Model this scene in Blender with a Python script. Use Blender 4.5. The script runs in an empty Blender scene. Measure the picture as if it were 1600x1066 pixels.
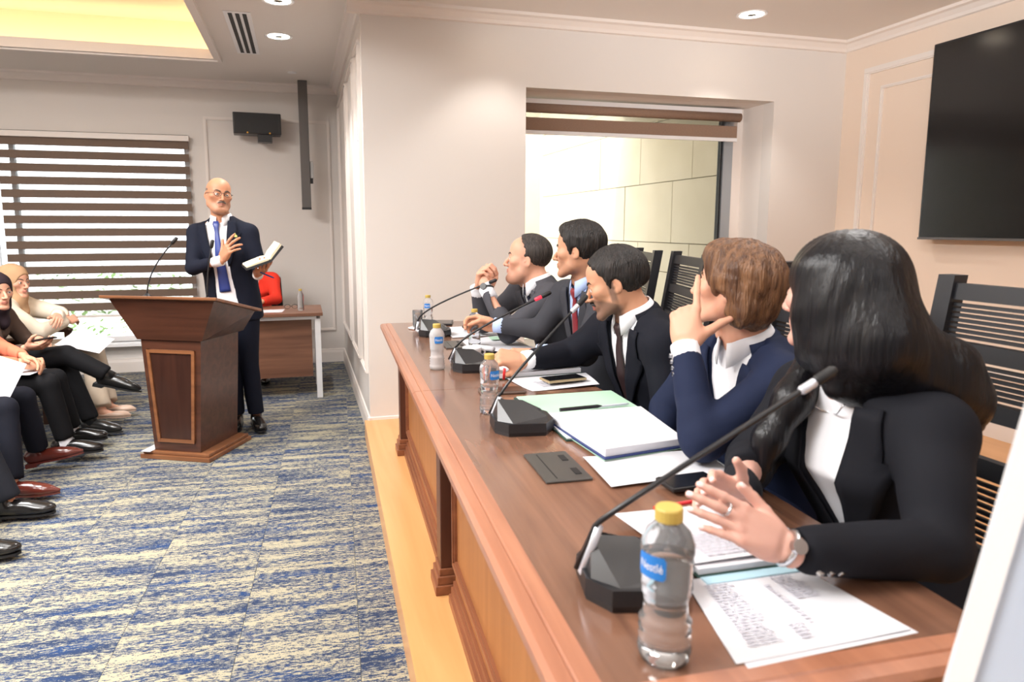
import bpy, bmesh, math, random
import numpy as np
from mathutils import Vector, Matrix, Euler

# ------------------------------------------------------------------ camera, world, light, exposure
scene = bpy.context.scene
COL = scene.collection
R = math.radians
cam_data = bpy.data.cameras.new('camera')
cam = bpy.data.objects.new('camera', cam_data)
COL.objects.link(cam)
scene.camera = cam
cam.location = (0, 0, 1.40)
cam.rotation_euler = (R(90 - 8.0), 0, R(-15.6))
cam_data.sensor_width = 36.0
cam_data.lens = 36.0 * 1067 / 1600
cam_data.shift_x = 30 / 1600
cam_data.shift_y = -28 / 1600
cam_data.clip_start = 0.05
cam_data.dof.use_dof = True
cam_data.dof.focus_distance = 2.9
cam_data.dof.aperture_fstop = 4.5

world = bpy.data.worlds.new('daylight')
scene.world = world
world.use_nodes = True
world.node_tree.nodes['Background'].inputs[0].default_value = (0.93, 0.96, 1.0, 1)
world.node_tree.nodes['Background'].inputs[1].default_value = 4.4

vs = scene.view_settings
vs.view_transform = 'Standard'
vs.look = 'None'
vs.exposure = 0.32
vs.gamma = 1.0
vs.use_curve_mapping = False
scene.cycles.max_bounces = 6
scene.cycles.diffuse_bounces = 4
scene.cycles.caustics_reflective = False
scene.cycles.caustics_refractive = False

def lamp(name, kind, loc, power, color=(1, 1, 1), rot=(0, 0, 0), **kw):
    l = bpy.data.lights.new(name, kind)
    l.energy = power
    l.color = color
    for k, v in kw.items():
        setattr(l, k, v)
    o = bpy.data.objects.new(name, l)
    o.location = loc
    o.rotation_euler = rot
    COL.objects.link(o)
    return o

WARM = (1.0, 0.94, 0.87)
NEUT = (1.0, 0.985, 0.97)
sun = lamp('sun', 'SUN', (0, 0, 6), 1.4, (1.0, 0.96, 0.88), angle=R(1))
sun.rotation_euler = Vector((0.75, 0.12, -0.65)).to_track_quat('-Z', 'Y').to_euler()
CEIL = 2.78
# the photographer's flash, turned up and bounced off the dais ceiling
fl = lamp('bounce_flash', 'SPOT', (-0.12, -0.25, 1.62), 900, (1.0, 0.99, 0.98), spot_size=R(62), spot_blend=1.0, shadow_soft_size=0.04)
fl.rotation_euler = Vector((1.75, 2.1, 1.30)).to_track_quat('-Z', 'Y').to_euler()
# recessed ceiling fittings of the room (the visible ones get their housings further down)
SPOTS = [(1.25, 4.08, 13, 'w'), (2.90, 4.08, 22, 'w'), (-0.08, 4.62, 30, 'n'), (-0.10, 5.45, 30, 'n')]
for i, (x, y, p, c) in enumerate(SPOTS):
    lamp('downlight_beam', 'SPOT', (x, y, CEIL - 0.03), p * 1.6, WARM if c == 'w' else NEUT,
         spot_size=R(100), spot_blend=0.55, shadow_soft_size=0.05)
# added soft fill under the ceiling over dais and hall, no real fittings
for (x, y, sx, sy, p) in ((1.9, 0.6, 0.6, 1.2, 10), (0.55, -0.6, 0.6, 1.2, 10), (-1.1, 0.9, 0.6, 1.2, 34), (1.9, -1.6, 0.6, 1.2, 16),
                          (-1.2, -1.6, 0.6, 1.2, 30), (2.2, 2.3, 0.6, 0.6, 15), (-1.1, 2.7, 0.6, 1.2, 26)):  # dais and hall edge
    lamp('ceiling_fill_light', 'AREA', (x, y, CEIL - 0.02), p, NEUT, shape='RECTANGLE', size=sx, size_y=sy)
for (x, y) in ((-2.3, 3.6), (-2.3, 1.4)): lamp('cove_fill_light', 'AREA', (x, y, CEIL + 0.32), 125, NEUT, shape='RECTANGLE', size=1.2, size_y=1.2)  # added fill to brighten the hall, kept out of view inside the cove

# ------------------------------------------------------------------ materials
def C(r, g, b):
    f = lambda v: (v / 255 / 12.92) if v / 255 <= 0.04045 else ((v / 255 + 0.055) / 1.055) ** 2.4
    return (f(r), f(g), f(b), 1.0)

MATS = {}
def mat(name, col, rough=0.5, metal=0.0, bump=None, var=None, spec=None, trans=0.0, ior=None, emit=None,
        sss=0.0, sheen=0.0, coat=0.0, alpha=1.0, tint=None, stretch=None):
    if name in MATS:
        return MATS[name]
    m = bpy.data.materials.new(name)
    m.use_nodes = True
    nt = m.node_tree
    b = nt.nodes['Principled BSDF']
    b.inputs['Base Color'].default_value = col
    b.inputs['Roughness'].default_value = rough
    b.inputs['Metallic'].default_value = metal
    if spec is not None: b.inputs['Specular IOR Level'].default_value = spec
    if trans: b.inputs['Transmission Weight'].default_value = trans
    if ior: b.inputs['IOR'].default_value = ior
    if emit: b.inputs['Emission Color'].default_value = emit[0]; b.inputs['Emission Strength'].default_value = emit[1]
    if sss:
        b.inputs['Subsurface Weight'].default_value = sss
        b.inputs['Subsurface Radius'].default_value = (0.9, 0.35, 0.2)
        b.inputs['Subsurface Scale'].default_value = 0.012
    if sheen: b.inputs['Sheen Weight'].default_value = sheen; b.inputs['Sheen Roughness'].default_value = 0.4
    if coat: b.inputs['Coat Weight'].default_value = coat; b.inputs['Coat Roughness'].default_value = 0.08
    if alpha < 1: b.inputs['Alpha'].default_value = alpha
    L = nt.links.new
    vec = None
    if bump or var:
        tc = nt.nodes.new('ShaderNodeTexCoord'); mp = nt.nodes.new('ShaderNodeMapping')
        L(tc.outputs['Object'], mp.inputs['Vector'])
        if stretch: mp.inputs['Scale'].default_value = stretch
        vec = mp.outputs[0]
    src = None
    if var:      # (scale, second colour, amount)
        n = nt.nodes.new('ShaderNodeTexNoise'); n.inputs['Scale'].default_value = var[0]; n.inputs['Detail'].default_value = 4
        L(vec, n.inputs['Vector'])
        cr = nt.nodes.new('ShaderNodeMapRange'); cr.inputs['From Min'].default_value = 0.35; cr.inputs['From Max'].default_value = 0.65
        cr.inputs['To Max'].default_value = var[2]
        L(n.outputs['Fac'], cr.inputs['Value'])
        mx = nt.nodes.new('ShaderNodeMix'); mx.data_type = 'RGBA'
        mx.inputs['A'].default_value = col; mx.inputs['B'].default_value = var[1]
        L(cr.outputs[0], mx.inputs['Factor']); src = mx.outputs['Result']
    if tint:     # point attribute: own colour of lips, stubble, nails and the like; alpha is the share
        at = nt.nodes.new('ShaderNodeAttribute'); at.attribute_name = 'tint'
        mx = nt.nodes.new('ShaderNodeMix'); mx.data_type = 'RGBA'
        mx.inputs['A'].default_value = col
        if src: L(src, mx.inputs['A'])
        L(at.outputs['Color'], mx.inputs['B']); L(at.outputs['Alpha'], mx.inputs['Factor']); src = mx.outputs['Result']
    if src: L(src, b.inputs['Base Color'])
    if bump:     # (scale, strength)
        n = nt.nodes.new('ShaderNodeTexNoise'); n.inputs['Scale'].default_value = bump[0]; n.inputs['Detail'].default_value = 3
        L(vec, n.inputs['Vector'])
        bp = nt.nodes.new('ShaderNodeBump'); bp.inputs['Strength'].default_value = bump[1]; bp.inputs['Distance'].default_value = 0.01
        L(n.outputs['Fac'], bp.inputs['Height']); L(bp.outputs[0], b.inputs['Normal'])
    MATS[name] = m
    return m

def wood(name, c1, c2, rough, axis, scale=1.0, coat=0.0):
    """Long-grained veneer: noise stretched along one axis."""
    m = bpy.data.materials.new(name); m.use_nodes = True
    nt = m.node_tree; b = nt.nodes['Principled BSDF']; L = nt.links.new
    tc = nt.nodes.new('ShaderNodeTexCoord'); mp = nt.nodes.new('ShaderNodeMapping')
    s = [22 * scale] * 3; s[axis] = 1.3 * scale
    mp.inputs['Scale'].default_value = s
    L(tc.outputs['Object'], mp.inputs[0])
    n = nt.nodes.new('ShaderNodeTexNoise'); n.inputs['Scale'].default_value = 1.0; n.inputs['Detail'].default_value = 5; n.inputs['Distortion'].default_value = 0.6
    L(mp.outputs[0], n.inputs['Vector'])
    cr = nt.nodes.new('ShaderNodeValToRGB')
    cr.color_ramp.elements[0].position = 0.32; cr.color_ramp.elements[0].color = c1
    cr.color_ramp.elements[1].position = 0.68; cr.color_ramp.elements[1].color = c2
    L(n.outputs['Fac'], cr.inputs[0]); L(cr.outputs[0], b.inputs['Base Color'])
    b.inputs['Roughness'].default_value = rough
    if coat: b.inputs['Coat Weight'].default_value = coat; b.inputs['Coat Roughness'].default_value = 0.12
    MATS[name] = m
    return m

M_wall = mat('wall_paint', C(216, 210, 205), 0.7, bump=(180, 0.04))
M_wallw = mat('wall_paint_warm', C(226, 208, 192), 0.7, bump=(180, 0.04))
M_trim = mat('trim_paint', C(226, 218, 212), 0.5)
M_ceil = mat('ceiling_paint', C(222, 216, 210), 0.8)
M_white = mat('white_lacquer', C(236, 236, 238), 0.35)
M_plat = wood('platform_maple', C(206, 150, 94), C(220, 166, 110), 0.35, 1, 0.5, 0.2)
M_top = wood('table_walnut', C(102, 72, 57), C(134, 96, 76), 0.2, 1, 1.0, 0.4)
M_edge = wood('table_edge_wood', C(150, 98, 74), C(174, 118, 90), 0.3, 1, 1.2, 0.3)
M_panel = wood('table_panel_wood', C(146, 92, 50), C(162, 106, 60), 0.4, 2, 0.7)
M_dark = wood('dark_post_wood', C(70, 38, 28), C(92, 52, 38), 0.35, 2, 1.0)
M_mould = wood('moulding_wood', C(116, 70, 48), C(140, 88, 60), 0.4, 1, 1.0)
M_lect = wood('lectern_mahogany', C(66, 40, 30), C(88, 54, 40), 0.28, 0, 1.0, 0.3)
M_lectp = wood('lectern_panel_wood', C(50, 29, 23), C(66, 39, 30), 0.3, 2, 1.0, 0.3)
M_lectm = wood('lectern_moulding_wood', C(116, 74, 48), C(140, 92, 60), 0.3, 0, 1.0, 0.2)
M_desk = wood('desk_walnut', C(104, 70, 54), C(140, 98, 76), 0.4, 0, 0.8)
M_black = mat('black_plastic', C(30, 30, 33), 0.38)
M_blackm = mat('black_matte', C(22, 22, 24), 0.55)
M_screen = mat('screen_glass', C(20, 21, 23), 0.18)
M_chrome = mat('brushed_chrome', C(214, 218, 228), 0.3, 0.6)
M_steel = mat('grey_steel', C(92, 88, 86), 0.45, 0.3)
M_paper = mat('white_paper', C(216, 217, 223), 0.75)
M_mint = mat('mint_paper', C(174, 210, 186), 0.7)
M_green = mat('dark_green_card', C(38, 70, 62), 0.55)
M_navyc = mat('navy_card', C(34, 52, 108), 0.5)
M_chair = mat('black_stained_wood', C(28, 29, 34), 0.45)
M_ink = mat('grey_print', C(192, 192, 202), 0.8)
M_emit = mat('lamp_diffuser', C(255, 244, 226), 0.5, emit=((1.0, 0.93, 0.82, 1), 9))
M_glass = mat('window_glass', (0.95, 0.98, 0.97, 1), 0.02, trans=1.0, ior=1.02)

# ------------------------------------------------------------------ mesh helpers
def link(o, parent=None):
    COL.objects.link(o)
    if parent is not None: o.parent = parent
    return o

def mesh_obj(name, V, F, m, parent=None, loc=(0, 0, 0), smooth=False, bevel=0.0, rot=None, tint=None):
    me = bpy.data.meshes.new(name)
    if isinstance(V, np.ndarray) and isinstance(F, np.ndarray):
        nf, k = F.shape
        me.vertices.add(len(V)); me.vertices.foreach_set('co', V.astype(np.float32).ravel())
        me.loops.add(nf * k); me.loops.foreach_set('vertex_index', F.astype(np.int32).ravel())
        me.polygons.add(nf); me.polygons.foreach_set('loop_start', np.arange(0, nf * k, k, dtype=np.int32))
        me.update(calc_edges=True); me.validate()
    else:
        me.from_pydata([tuple(map(float, v)) for v in V], [], [tuple(int(i) for i in f) for f in F]); me.update()
    if smooth: me.polygons.foreach_set('use_smooth', [True] * len(me.polygons))
    if m: me.materials.append(m)
    if tint is not None:
        at = me.color_attributes.new('tint', 'FLOAT_COLOR', 'POINT')
        at.data.foreach_set('color', np.asarray(tint, np.float32).ravel())
    o = bpy.data.objects.new(name, me)
    o.location = loc
    if rot is not None: o.rotation_euler = rot
    if bevel:
        md = o.modifiers.new('bevel', 'BEVEL'); md.width = bevel; md.segments = 2; md.limit_method = 'ANGLE'
    return link(o, parent)

class MB:
    def __init__(s): s.v = []; s.f = []
    def add(s, V, F):
        n = len(s.v); s.v += [tuple(map(float, p)) for p in V]; s.f += [tuple(n + i for i in q) for q in F]; return s
    def box(s, x0, x1, y0, y1, z0, z1):
        return s.add([(x0, y0, z0), (x1, y0, z0), (x1, y1, z0), (x0, y1, z0), (x0, y0, z1), (x1, y0, z1), (x1, y1, z1), (x0, y1, z1)],
                     [(0, 3, 2, 1), (4, 5, 6, 7), (0, 1, 5, 4), (1, 2, 6, 5), (2, 3, 7, 6), (3, 0, 4, 7)])
    def hexa(s, b, t):   # bottom quad, top quad (counter-clockwise from above)
        return s.add(list(b) + list(t), [(0, 3, 2, 1), (4, 5, 6, 7), (0, 1, 5, 4), (1, 2, 6, 5), (2, 3, 7, 6), (3, 0, 4, 7)])
    def prism(s, poly, y0, y1, axis=1):   # polygon in the two other axes, extruded along one axis
        n = len(poly); V = []
        for d in (y0, y1):
            for (a, c) in poly:
                V.append((d, a, c) if axis == 0 else (a, d, c) if axis == 1 else (a, c, d))
        F = [tuple(range(n - 1, -1, -1)), tuple(range(n, 2 * n))] + [(i, (i + 1) % n, n + (i + 1) % n, n + i) for i in range(n)]
        return s.add(V, F)
    def tube(s, pts, r, n=8, cap=True):
        pts = [Vector(p) for p in pts]; rs = r if isinstance(r, (list, tuple)) else [r] * len(pts)
        V = []; F = []; pn = None
        for i, p in enumerate(pts):
            t = (pts[min(i + 1, len(pts) - 1)] - pts[max(i - 1, 0)]).normalized()
            if pn is None:
                a = Vector((0, 0, 1)) if abs(t.z) < 0.9 else Vector((1, 0, 0)); u = t.cross(a).normalized()
            else:
                u = (pn - t * pn.dot(t)).normalized()
            pn = u; w = t.cross(u)
            for k in range(n):
                an = 2 * math.pi * k / n; V.append(p + (u * math.cos(an) + w * math.sin(an)) * rs[i])
        for i in range(len(pts) - 1):
            for k in range(n):
                F.append((i * n + k, i * n + (k + 1) % n, (i + 1) * n + (k + 1) % n, (i + 1) * n + k))
        if cap: F += [tuple(range(n - 1, -1, -1)), tuple((len(pts) - 1) * n + k for k in range(n))]
        return s.add(V, F)
    def lathe(s, prof, n=20, c=(0, 0, 0), close=True):   # profile of (radius, height)
        V = []; F = []
        for (r, h) in prof:
            for k in range(n):
                a = 2 * math.pi * k / n; V.append((c[0] + r * math.cos(a), c[1] + r * math.sin(a), c[2] + h))
        for i in range(len(prof) - 1):
            for k in range(n): F.append((i * n + k, i * n + (k + 1) % n, (i + 1) * n + (k + 1) % n, (i + 1) * n + k))
        if close: F += [tuple(range(n - 1, -1, -1)), tuple((len(prof) - 1) * n + k for k in range(n))]
        return s.add(V, F)
    def build(s, name, m, parent=None, **kw): return mesh_obj(name, s.v, s.f, m, parent, **kw)

def box(name, b, m, parent=None, **kw): return MB().box(*b).build(name, m, parent, **kw)

def tag(o, label, cat, group=None):
    o['label'] = label; o['category'] = cat
    if group: o['group'] = group
    return o

def thing(name, label, cat, loc=(0, 0, 0), rz=0.0, group=None):
    o = bpy.data.objects.new(name, None); o.empty_display_size = 0.1
    o.location = loc; o.rotation_euler = (0, 0, rz); link(o)
    return tag(o, label, cat, group)

def struct(o, label=None):
    o['kind'] = 'structure'
    if label: o['label'] = label
    return o

def copy_tree(o, parent=None):
    c = o.copy(); COL.objects.link(c); c.parent = parent
    for ch in o.children: copy_tree(ch, c)
    return c

def bez(p0, p1, p2, n=12):
    p0, p1, p2 = map(Vector, (p0, p1, p2))
    return [p0 * (1 - t) ** 2 + p1 * 2 * t * (1 - t) + p2 * t * t for t in [i / n for i in range(n + 1)]]

# ------------------------------------------------------------------ setting
XW, YW, YB, XR = 0.405, 4.50, 7.25, 4.05     # pillar face, window wall, hall back wall, right wall
XL, YF = -4.6, -3.4                          # hall side wall and the wall behind the photographer
ZP, ZT = 0.12, 0.86                          # dais, table top

# carpet: base slab and tiles laid slightly askew to the walls
def carpet_mat():
    m = bpy.data.materials.new('streaked_carpet'); m.use_nodes = True
    nt = m.node_tree; b = nt.nodes['Principled BSDF']; L = nt.links.new
    tc = nt.nodes.new('ShaderNodeTexCoord'); oi = nt.nodes.new('ShaderNodeObjectInfo')
    off = nt.nodes.new('ShaderNodeVectorMath'); off.operation = 'MULTIPLY_ADD'
    cb = nt.nodes.new('ShaderNodeCombineXYZ')
    L(oi.outputs['Random'], cb.inputs[0]); L(oi.outputs['Random'], cb.inputs[1])
    off.inputs[1].default_value = (37, 53, 0)
    L(cb.outputs[0], off.inputs[0]); L(tc.outputs['Object'], off.inputs[2])
    def noise(sx, sy, detail, rough=0.6):
        mp = nt.nodes.new('ShaderNodeMapping'); mp.inputs['Scale'].default_value = (sx, sy, 1)
        L(off.outputs[0], mp.inputs[0])
        n = nt.nodes.new('ShaderNodeTexNoise'); n.inputs['Scale'].default_value = 1; n.inputs['Detail'].default_value = detail; n.inputs['Roughness'].default_value = rough
        L(mp.outputs[0], n.inputs['Vector']); return n.outputs['Fac']
    def step(v, lo, hi):
        r = nt.nodes.new('ShaderNodeMapRange'); r.inputs['From Min'].default_value = lo; r.inputs['From Max'].default_value = hi; L(v, r.inputs['Value']); return r.outputs[0]
    def mix(f, a, c):
        x = nt.nodes.new('ShaderNodeMix'); x.data_type = 'RGBA'; L(f, x.inputs['Factor'])
        for s, v in (('A', a), ('B', c)):
            if isinstance(v, tuple): x.inputs[s].default_value = v
            else: L(v, x.inputs[s])
        return x.outputs['Result']
    def add(a, c, k):
        x = nt.nodes.new('ShaderNodeMath'); x.operation = 'MULTIPLY_ADD'; L(c, x.inputs[0]); x.inputs[1].default_value = k; L(a, x.inputs[2]); return x.outputs[0]
    broad = noise(2.4, 19, 3); fine = noise(34, 130, 3, 0.75); grain = noise(170, 230, 2)
    v = add(broad, fine, 1.0); v = add(v, grain, 0.45)
    blue = step(v, 1.165, 1.135); cream = step(v, 1.25, 1.285)
    deep = step(noise(3, 11, 3), 0.45, 0.6)
    base = mix(step(fine, 0.46, 0.54), C(62, 72, 94), C(122, 124, 122))
    c = mix(blue, base, mix(deep, C(48, 60, 86), C(42, 65, 106)))
    c = mix(cream, c, C(164, 158, 136))
    L(c, b.inputs['Base Color']); b.inputs['Roughness'].default_value = 0.95; b.inputs['Specular IOR Level'].default_value = 0.1
    bp = nt.nodes.new('ShaderNodeBump'); bp.inputs['Strength'].default_value = 0.5; bp.inputs['Distance'].default_value = 0.004
    L(grain, bp.inputs['Height']); L(bp.outputs[0], b.inputs['Normal'])
    return m
M_carpet = carpet_mat()
M_seam = mat('carpet_backing', C(120, 124, 128), 0.95)
floor = struct(box('floor', (XL, XR + 0.2, YF, YB + 0.1, -0.05, -0.003), M_seam), 'hall floor under the blue and beige carpet tiles')
tile_me = MB().box(0.0008, 0.3992, 0.0008, 0.7992, -0.0025, 0.0)
tile0 = tile_me.build('carpet_tile', M_carpet)
AX = R(-2.9)
ca, sa = math.cos(AX), math.sin(AX)
first = True
for i in range(-12, 1):
    for j in range(-1, 10):
        lx = 0.03 + i * 0.4; ly = j * 0.8 + (0.4 if i % 2 else 0.0)
        x = lx * ca - ly * sa; y = lx * sa + ly * ca
        if x < XL + 0.1 or y > YB - 0.35 or y < -0.6 or x > 0.42: continue
        o = tile0 if first else tile0.copy()
        if not first: COL.objects.link(o)
        first = False
        o.parent = floor; o.location = (x, y, 0); o.rotation_euler = (0, 0, AX)

# dais with maple boarding
pl = [(0.130, YF + 1.2), (XR, YF + 1.2), (XR, YW), (0.366, YW)]
struct(MB().prism(pl, 0.0, ZP, axis=2).build('platform', M_plat), 'raised maple dais under the long table')

# walls
def wall(name, b, m, label): return struct(box(name, b, m), label)
w_side = wall('wall_side', (XW, XW + 0.12, YW + 0.1, YB, 0, CEIL), M_wall, 'panelled side face of the wall beside the dais')
# window wall with a deep niche
NX0, NX1, NZ0, NZ1, ND = 1.487, 3.43, 0.55, 2.325, 0.42
mb = MB()
mb.box(XW, NX0, YW, YW + 0.12, 0, CEIL); mb.box(NX1, XR, YW, YW + 0.12, 0, CEIL)
mb.box(NX0, NX1, YW, YW + 0.12, NZ1, CEIL); mb.box(NX0, NX1, YW, YW + 0.12, 0, NZ0)
struct(mb.build('wall_window', M_wall), 'cream wall with the deep window niche behind the panel table')
mb = MB()
mb.box(NX0 - 0.05, NX0, YW + 0.121, YW + ND, NZ0 - 0.05, NZ1 + 0.05); mb.box(NX1, NX1 + 0.05, YW + 0.121, YW + ND, NZ0 - 0.05, NZ1 + 0.05)
mb.box(NX0, NX1, YW + 0.121, YW + ND, NZ1, NZ1 + 0.05); mb.box(NX0, NX1, YW + 0.121, YW + ND, NZ0 - 0.05, NZ0)
struct(mb.build('trim_1', M_trim), 'plain painted lining of the window niche')
w_right = wall('wall_right', (XR, XR + 0.1, YF, YW + 0.12, 0, CEIL), M_wallw, 'warm cream wall that carries the big screen')
# hall back wall with window opening
BX0, BX1, BZ0, BZ1 = -2.72, -1.0, 0.30, 2.27
mb = MB()
mb.box(XL, BX0, YB, YB + 0.12, 0, CEIL); mb.box(BX1, XW + 0.1, YB, YB + 0.12, 0, CEIL)
mb.box(BX0, BX1, YB, YB + 0.12, BZ1, CEIL); mb.box(BX0, BX1, YB, YB + 0.12, 0, BZ0)
w_back = struct(mb.build('wall_back', M_wall), 'far wall of the hall with the striped blind')
wall('wall_left', (XL - 0.1, XL, YF, YB + 0.1, 0, CEIL), M_wall, 'hall wall behind the audience')
wall('wall_rear', (XL - 0.1, XR + 0.1, YF - 0.1, YF, 0, CEIL), M_wall, 'wall behind the photographer')

# ceiling with the lit cove
CX0, CX1, CY0, CY1 = -3.9, -0.60, -1.5, 6.25
mb = MB()
mb.box(XL, CX0, YF, YB + 0.1, CEIL, CEIL + 0.03); mb.box(CX1, XR + 0.1, YF, YB + 0.1, CEIL, CEIL + 0.03)
mb.box(CX0, CX1, YF, CY0, CEIL, CEIL + 0.03); mb.box(CX0, CX1, CY1, YB + 0.1, CEIL, CEIL + 0.03)
struct(mb.build('ceiling', M_ceil), 'flat suspended ceiling with recessed fittings')
M_cove = mat('cove_paint', C(240, 226, 200), 0.8)
mb = MB()
mb.box(CX0 - 0.35, CX1 + 0.35, CY0 - 0.35, CY1 + 0.35, CEIL + 0.34, CEIL + 0.4)
for b in ((CX0 - 0.4, CX0 - 0.3, CY0 - 0.3, CY1 + 0.3), (CX1 + 0.3, CX1 + 0.4, CY0 - 0.3, CY1 + 0.3), (CX0 - 0.4, CX1 + 0.4, CY0 - 0.4, CY0 - 0.3), (CX0 - 0.4, CX1 + 0.4, CY1 + 0.3, CY1 + 0.4)):
    mb.box(*b, CEIL + 0.03, CEIL + 0.34)
struct(mb.build('trim_2', M_cove), 'raised inner ceiling of the lit cove')
# stepped moulding round the cove mouth
def ring(x0, x1, y0, y1, w, z0, z1, mb):
    mb.box(x0 - w, x1 + w, y0 - w, y0, z0, z1); mb.box(x0 - w, x1 + w, y1, y1 + w, z0, z1)
    mb.box(x0 - w, x0, y0, y1, z0, z1); mb.box(x1, x1 + w, y0, y1, z0, z1)
mb = MB(); ring(CX0, CX1, CY0, CY1, 0.03, CEIL - 0.035, CEIL - 0.001, mb); ring(CX0 + 0.03, CX1 - 0.03, CY0 + 0.03, CY1 - 0.03, 0.03, CEIL - 0.02, CEIL + 0.055, mb)
struct(mb.build('trim_3', M_trim), 'stepped moulding round the mouth of the cove')
M_strip = mat('cove_lamp', C(255, 205, 130), 0.5, emit=((1.0, 0.74, 0.47, 1), 6.5))
t = thing('cove_light_strip', 'warm light strip hidden behind the edge of the ceiling cove', 'light strip', (0, 0, CEIL + 0.032))
for b in ((CX0 - 0.25, CX1 + 0.25, CY1 + 0.1, CY1 + 0.16), (CX0 - 0.25, CX1 + 0.25, CY0 - 0.16, CY0 - 0.1)):
    box('light_bar', (*b, 0, 0.03), M_strip, t)
for b in ((CX1 + 0.1, CX1 + 0.16, CY0 - 0.1, CY1 + 0.1), (CX0 - 0.16, CX0 - 0.1, CY0 - 0.1, CY1 + 0.1)):
    box('light_bar', (*b, 0, 0.03), M_strip, t)

# cornices, baseboards, panel mouldings
corn = [(0, 0), (0, -0.075), (0.018, -0.07), (0.025, -0.05), (0.05, -0.025), (0.075, -0.018), (0.08, 0)]
nt_ = [3]
def trim(mb, m=M_trim, label='white cornice moulding'):
    nt_[0] += 1
    return struct(mb.build('trim_%d' % nt_[0], m), label)
trim(MB().prism([(YW - a, CEIL + c) for a, c in corn], XW - 0.08, XR, axis=0), label='cornice above the window niche')
trim(MB().prism([(XW - a, CEIL + c) for a, c in corn], YW, YB, axis=1), label='cornice along the side of the wall')
trim(MB().prism([(YB - a, CEIL + c) for a, c in corn], XL, XW, axis=0), label='cornice on the hall back wall')
trim(MB().prism([(XR - a, CEIL + c) for a, c in corn], YF, YW, axis=1), label='cornice above the big screen')
bb = [(0, 0), (0.016, 0), (0.016, 0.10), (0.010, 0.125), (0.010, 0.135), (0, 0.14)]
nb_ = {}
def baseboard(side, mb): struct(mb.build('baseboard_' + side, M_trim), 'white baseboard')
baseboard('side', MB().prism([(XW - a, c) for a, c in bb], YW - 0.016, YB, axis=1))
baseboard('window', MB().prism([(YW - a, c) for a, c in bb], XW - 0.016, XR, axis=0))
baseboard('back', MB().prism([(YB - a, c) for a, c in bb], XL, XW, axis=0))
baseboard('right', MB().prism([(XR - a, c + ZP) for a, c in bb], -1.0, YW, axis=1))
def frame(mb, plane, p, a0, a1, z0, z1, w=0.03, d=0.014):
    """Rectangular panel moulding on a wall: plane 'x' (wall at x=p facing -x) or 'y' (facing -y)."""
    for (q0, q1, r0, r1) in ((a0, a1, z0, z0 + w), (a0, a1, z1 - w, z1), (a0, a0 + w, z0 + w, z1 - w), (a1 - w, a1, z0 + w, z1 - w)):
        if plane == 'x': mb.box(p - d, p, q0, q1, r0, r1); mb.box(p - d - 0.007, p - d, q0 + 0.008, q1 - 0.008, r0 + 0.008, r1 - 0.008)
        else: mb.box(q0, q1, p - d, p, r0, r1); mb.box(q0 + 0.008, q1 - 0.008, p - d - 0.007, p - d, r0 + 0.008, r1 - 0.008)
for (a0, a1) in ((4.58, 4.98), (5.12, 5.82), (5.96, 7.05)):
    mb = MB(); frame(mb, 'x', XW, a0, a1, 0.42, 2.58); trim(mb, label='panel moulding on the side wall')
mb = MB(); frame(mb, 'y', YB, -0.86, 0.32, 0.33, 2.45); trim(mb, label='panel moulding on the hall back wall')
mb = MB(); frame(mb, 'x', XR, 0.6, 4.30, 0.5, 2.55, 0.045); trim(mb, label='outer panel moulding round the big screen')
mb = MB(); frame(mb, 'x', XR, 0.75, 4.14, 0.62, 2.40, 0.02); trim(mb, label='inner panel moulding round the big screen')

# ------------------------------------------------------------------ hall window and its striped blind
win = struct(thing('window_1', 'wide hall window behind the striped blind', 'window', (0, YB + 0.07, 0)))
del win['category']
mb = MB()
for (x0, x1) in ((BX0, BX0 + 0.05), (BX0 + 0.2, BX0 + 0.24), (BX1 - 0.05, BX1)): mb.box(x0, x1, -0.03, 0.03, BZ0, BZ1)
mb.box(BX0, BX1, -0.029, 0.029, BZ0, BZ0 + 0.05); mb.box(BX0, BX1, -0.029, 0.029, BZ1 - 0.05, BZ1)
mb.build('window_frame', M_white, win)
for (x0, x1) in ((BX0 + 0.05, BX0 + 0.2), (BX0 + 0.24, BX1 - 0.05)): box('pane', (x0, x1, -0.004, 0.004, BZ0 + 0.05, BZ1 - 0.05), M_glass, win)
box('window_sill', (BX0 - 0.03, BX1 + 0.03, -0.19, -0.03, BZ0 - 0.03, BZ0), M_white, win)
M_band = mat('brown_blind_fabric', C(116, 98, 86), 0.9, bump=(300, 0.15), var=(90, C(98, 82, 72), 0.6), stretch=(1, 1, 12))
M_sheer = bpy.data.materials.new('sheer_fabric'); M_sheer.use_nodes = True
_n = M_sheer.node_tree; _o = _n.nodes['Material Output']
_t = _n.nodes.new('ShaderNodeBsdfTranslucent'); _t.inputs[0].default_value = (0.9, 0.9, 0.9, 1)
_tr = _n.nodes.new('ShaderNodeBsdfTransparent'); _mx = _n.nodes.new('ShaderNodeMixShader'); _mx.inputs[0].default_value = 0.72
_n.links.new(_t.outputs[0], _mx.inputs[1]); _n.links.new(_tr.outputs[0], _mx.inputs[2]); _n.links.new(_mx.outputs[0], _o.inputs['Surface'])
bl = thing('zebra_blind', 'wide striped roller blind with brown bands on the hall window', 'blind', (0, YB - 0.05, 0))
box('head_rail', (-2.62, BX1 + 0.012, -0.035, 0.03, 2.205, 2.255), M_trim, bl)
zt = 2.205; pitch = 0.1165
for k in range(14):
    box('band', (-2.58, BX1 + 0.005, -0.004, 0.0, zt - k * pitch - 0.072, zt - k * pitch), M_band, bl)
    box('sheer_band', (-2.58, BX1 + 0.005, -0.002, 0.0, zt - (k + 1) * pitch, zt - k * pitch - 0.072), M_sheer, bl)
box('bottom_bar', (-2.58, BX1 + 0.005, -0.01, 0.008, zt - 14 * pitch - 0.022, zt - 14 * pitch), M_trim, bl)

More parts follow.
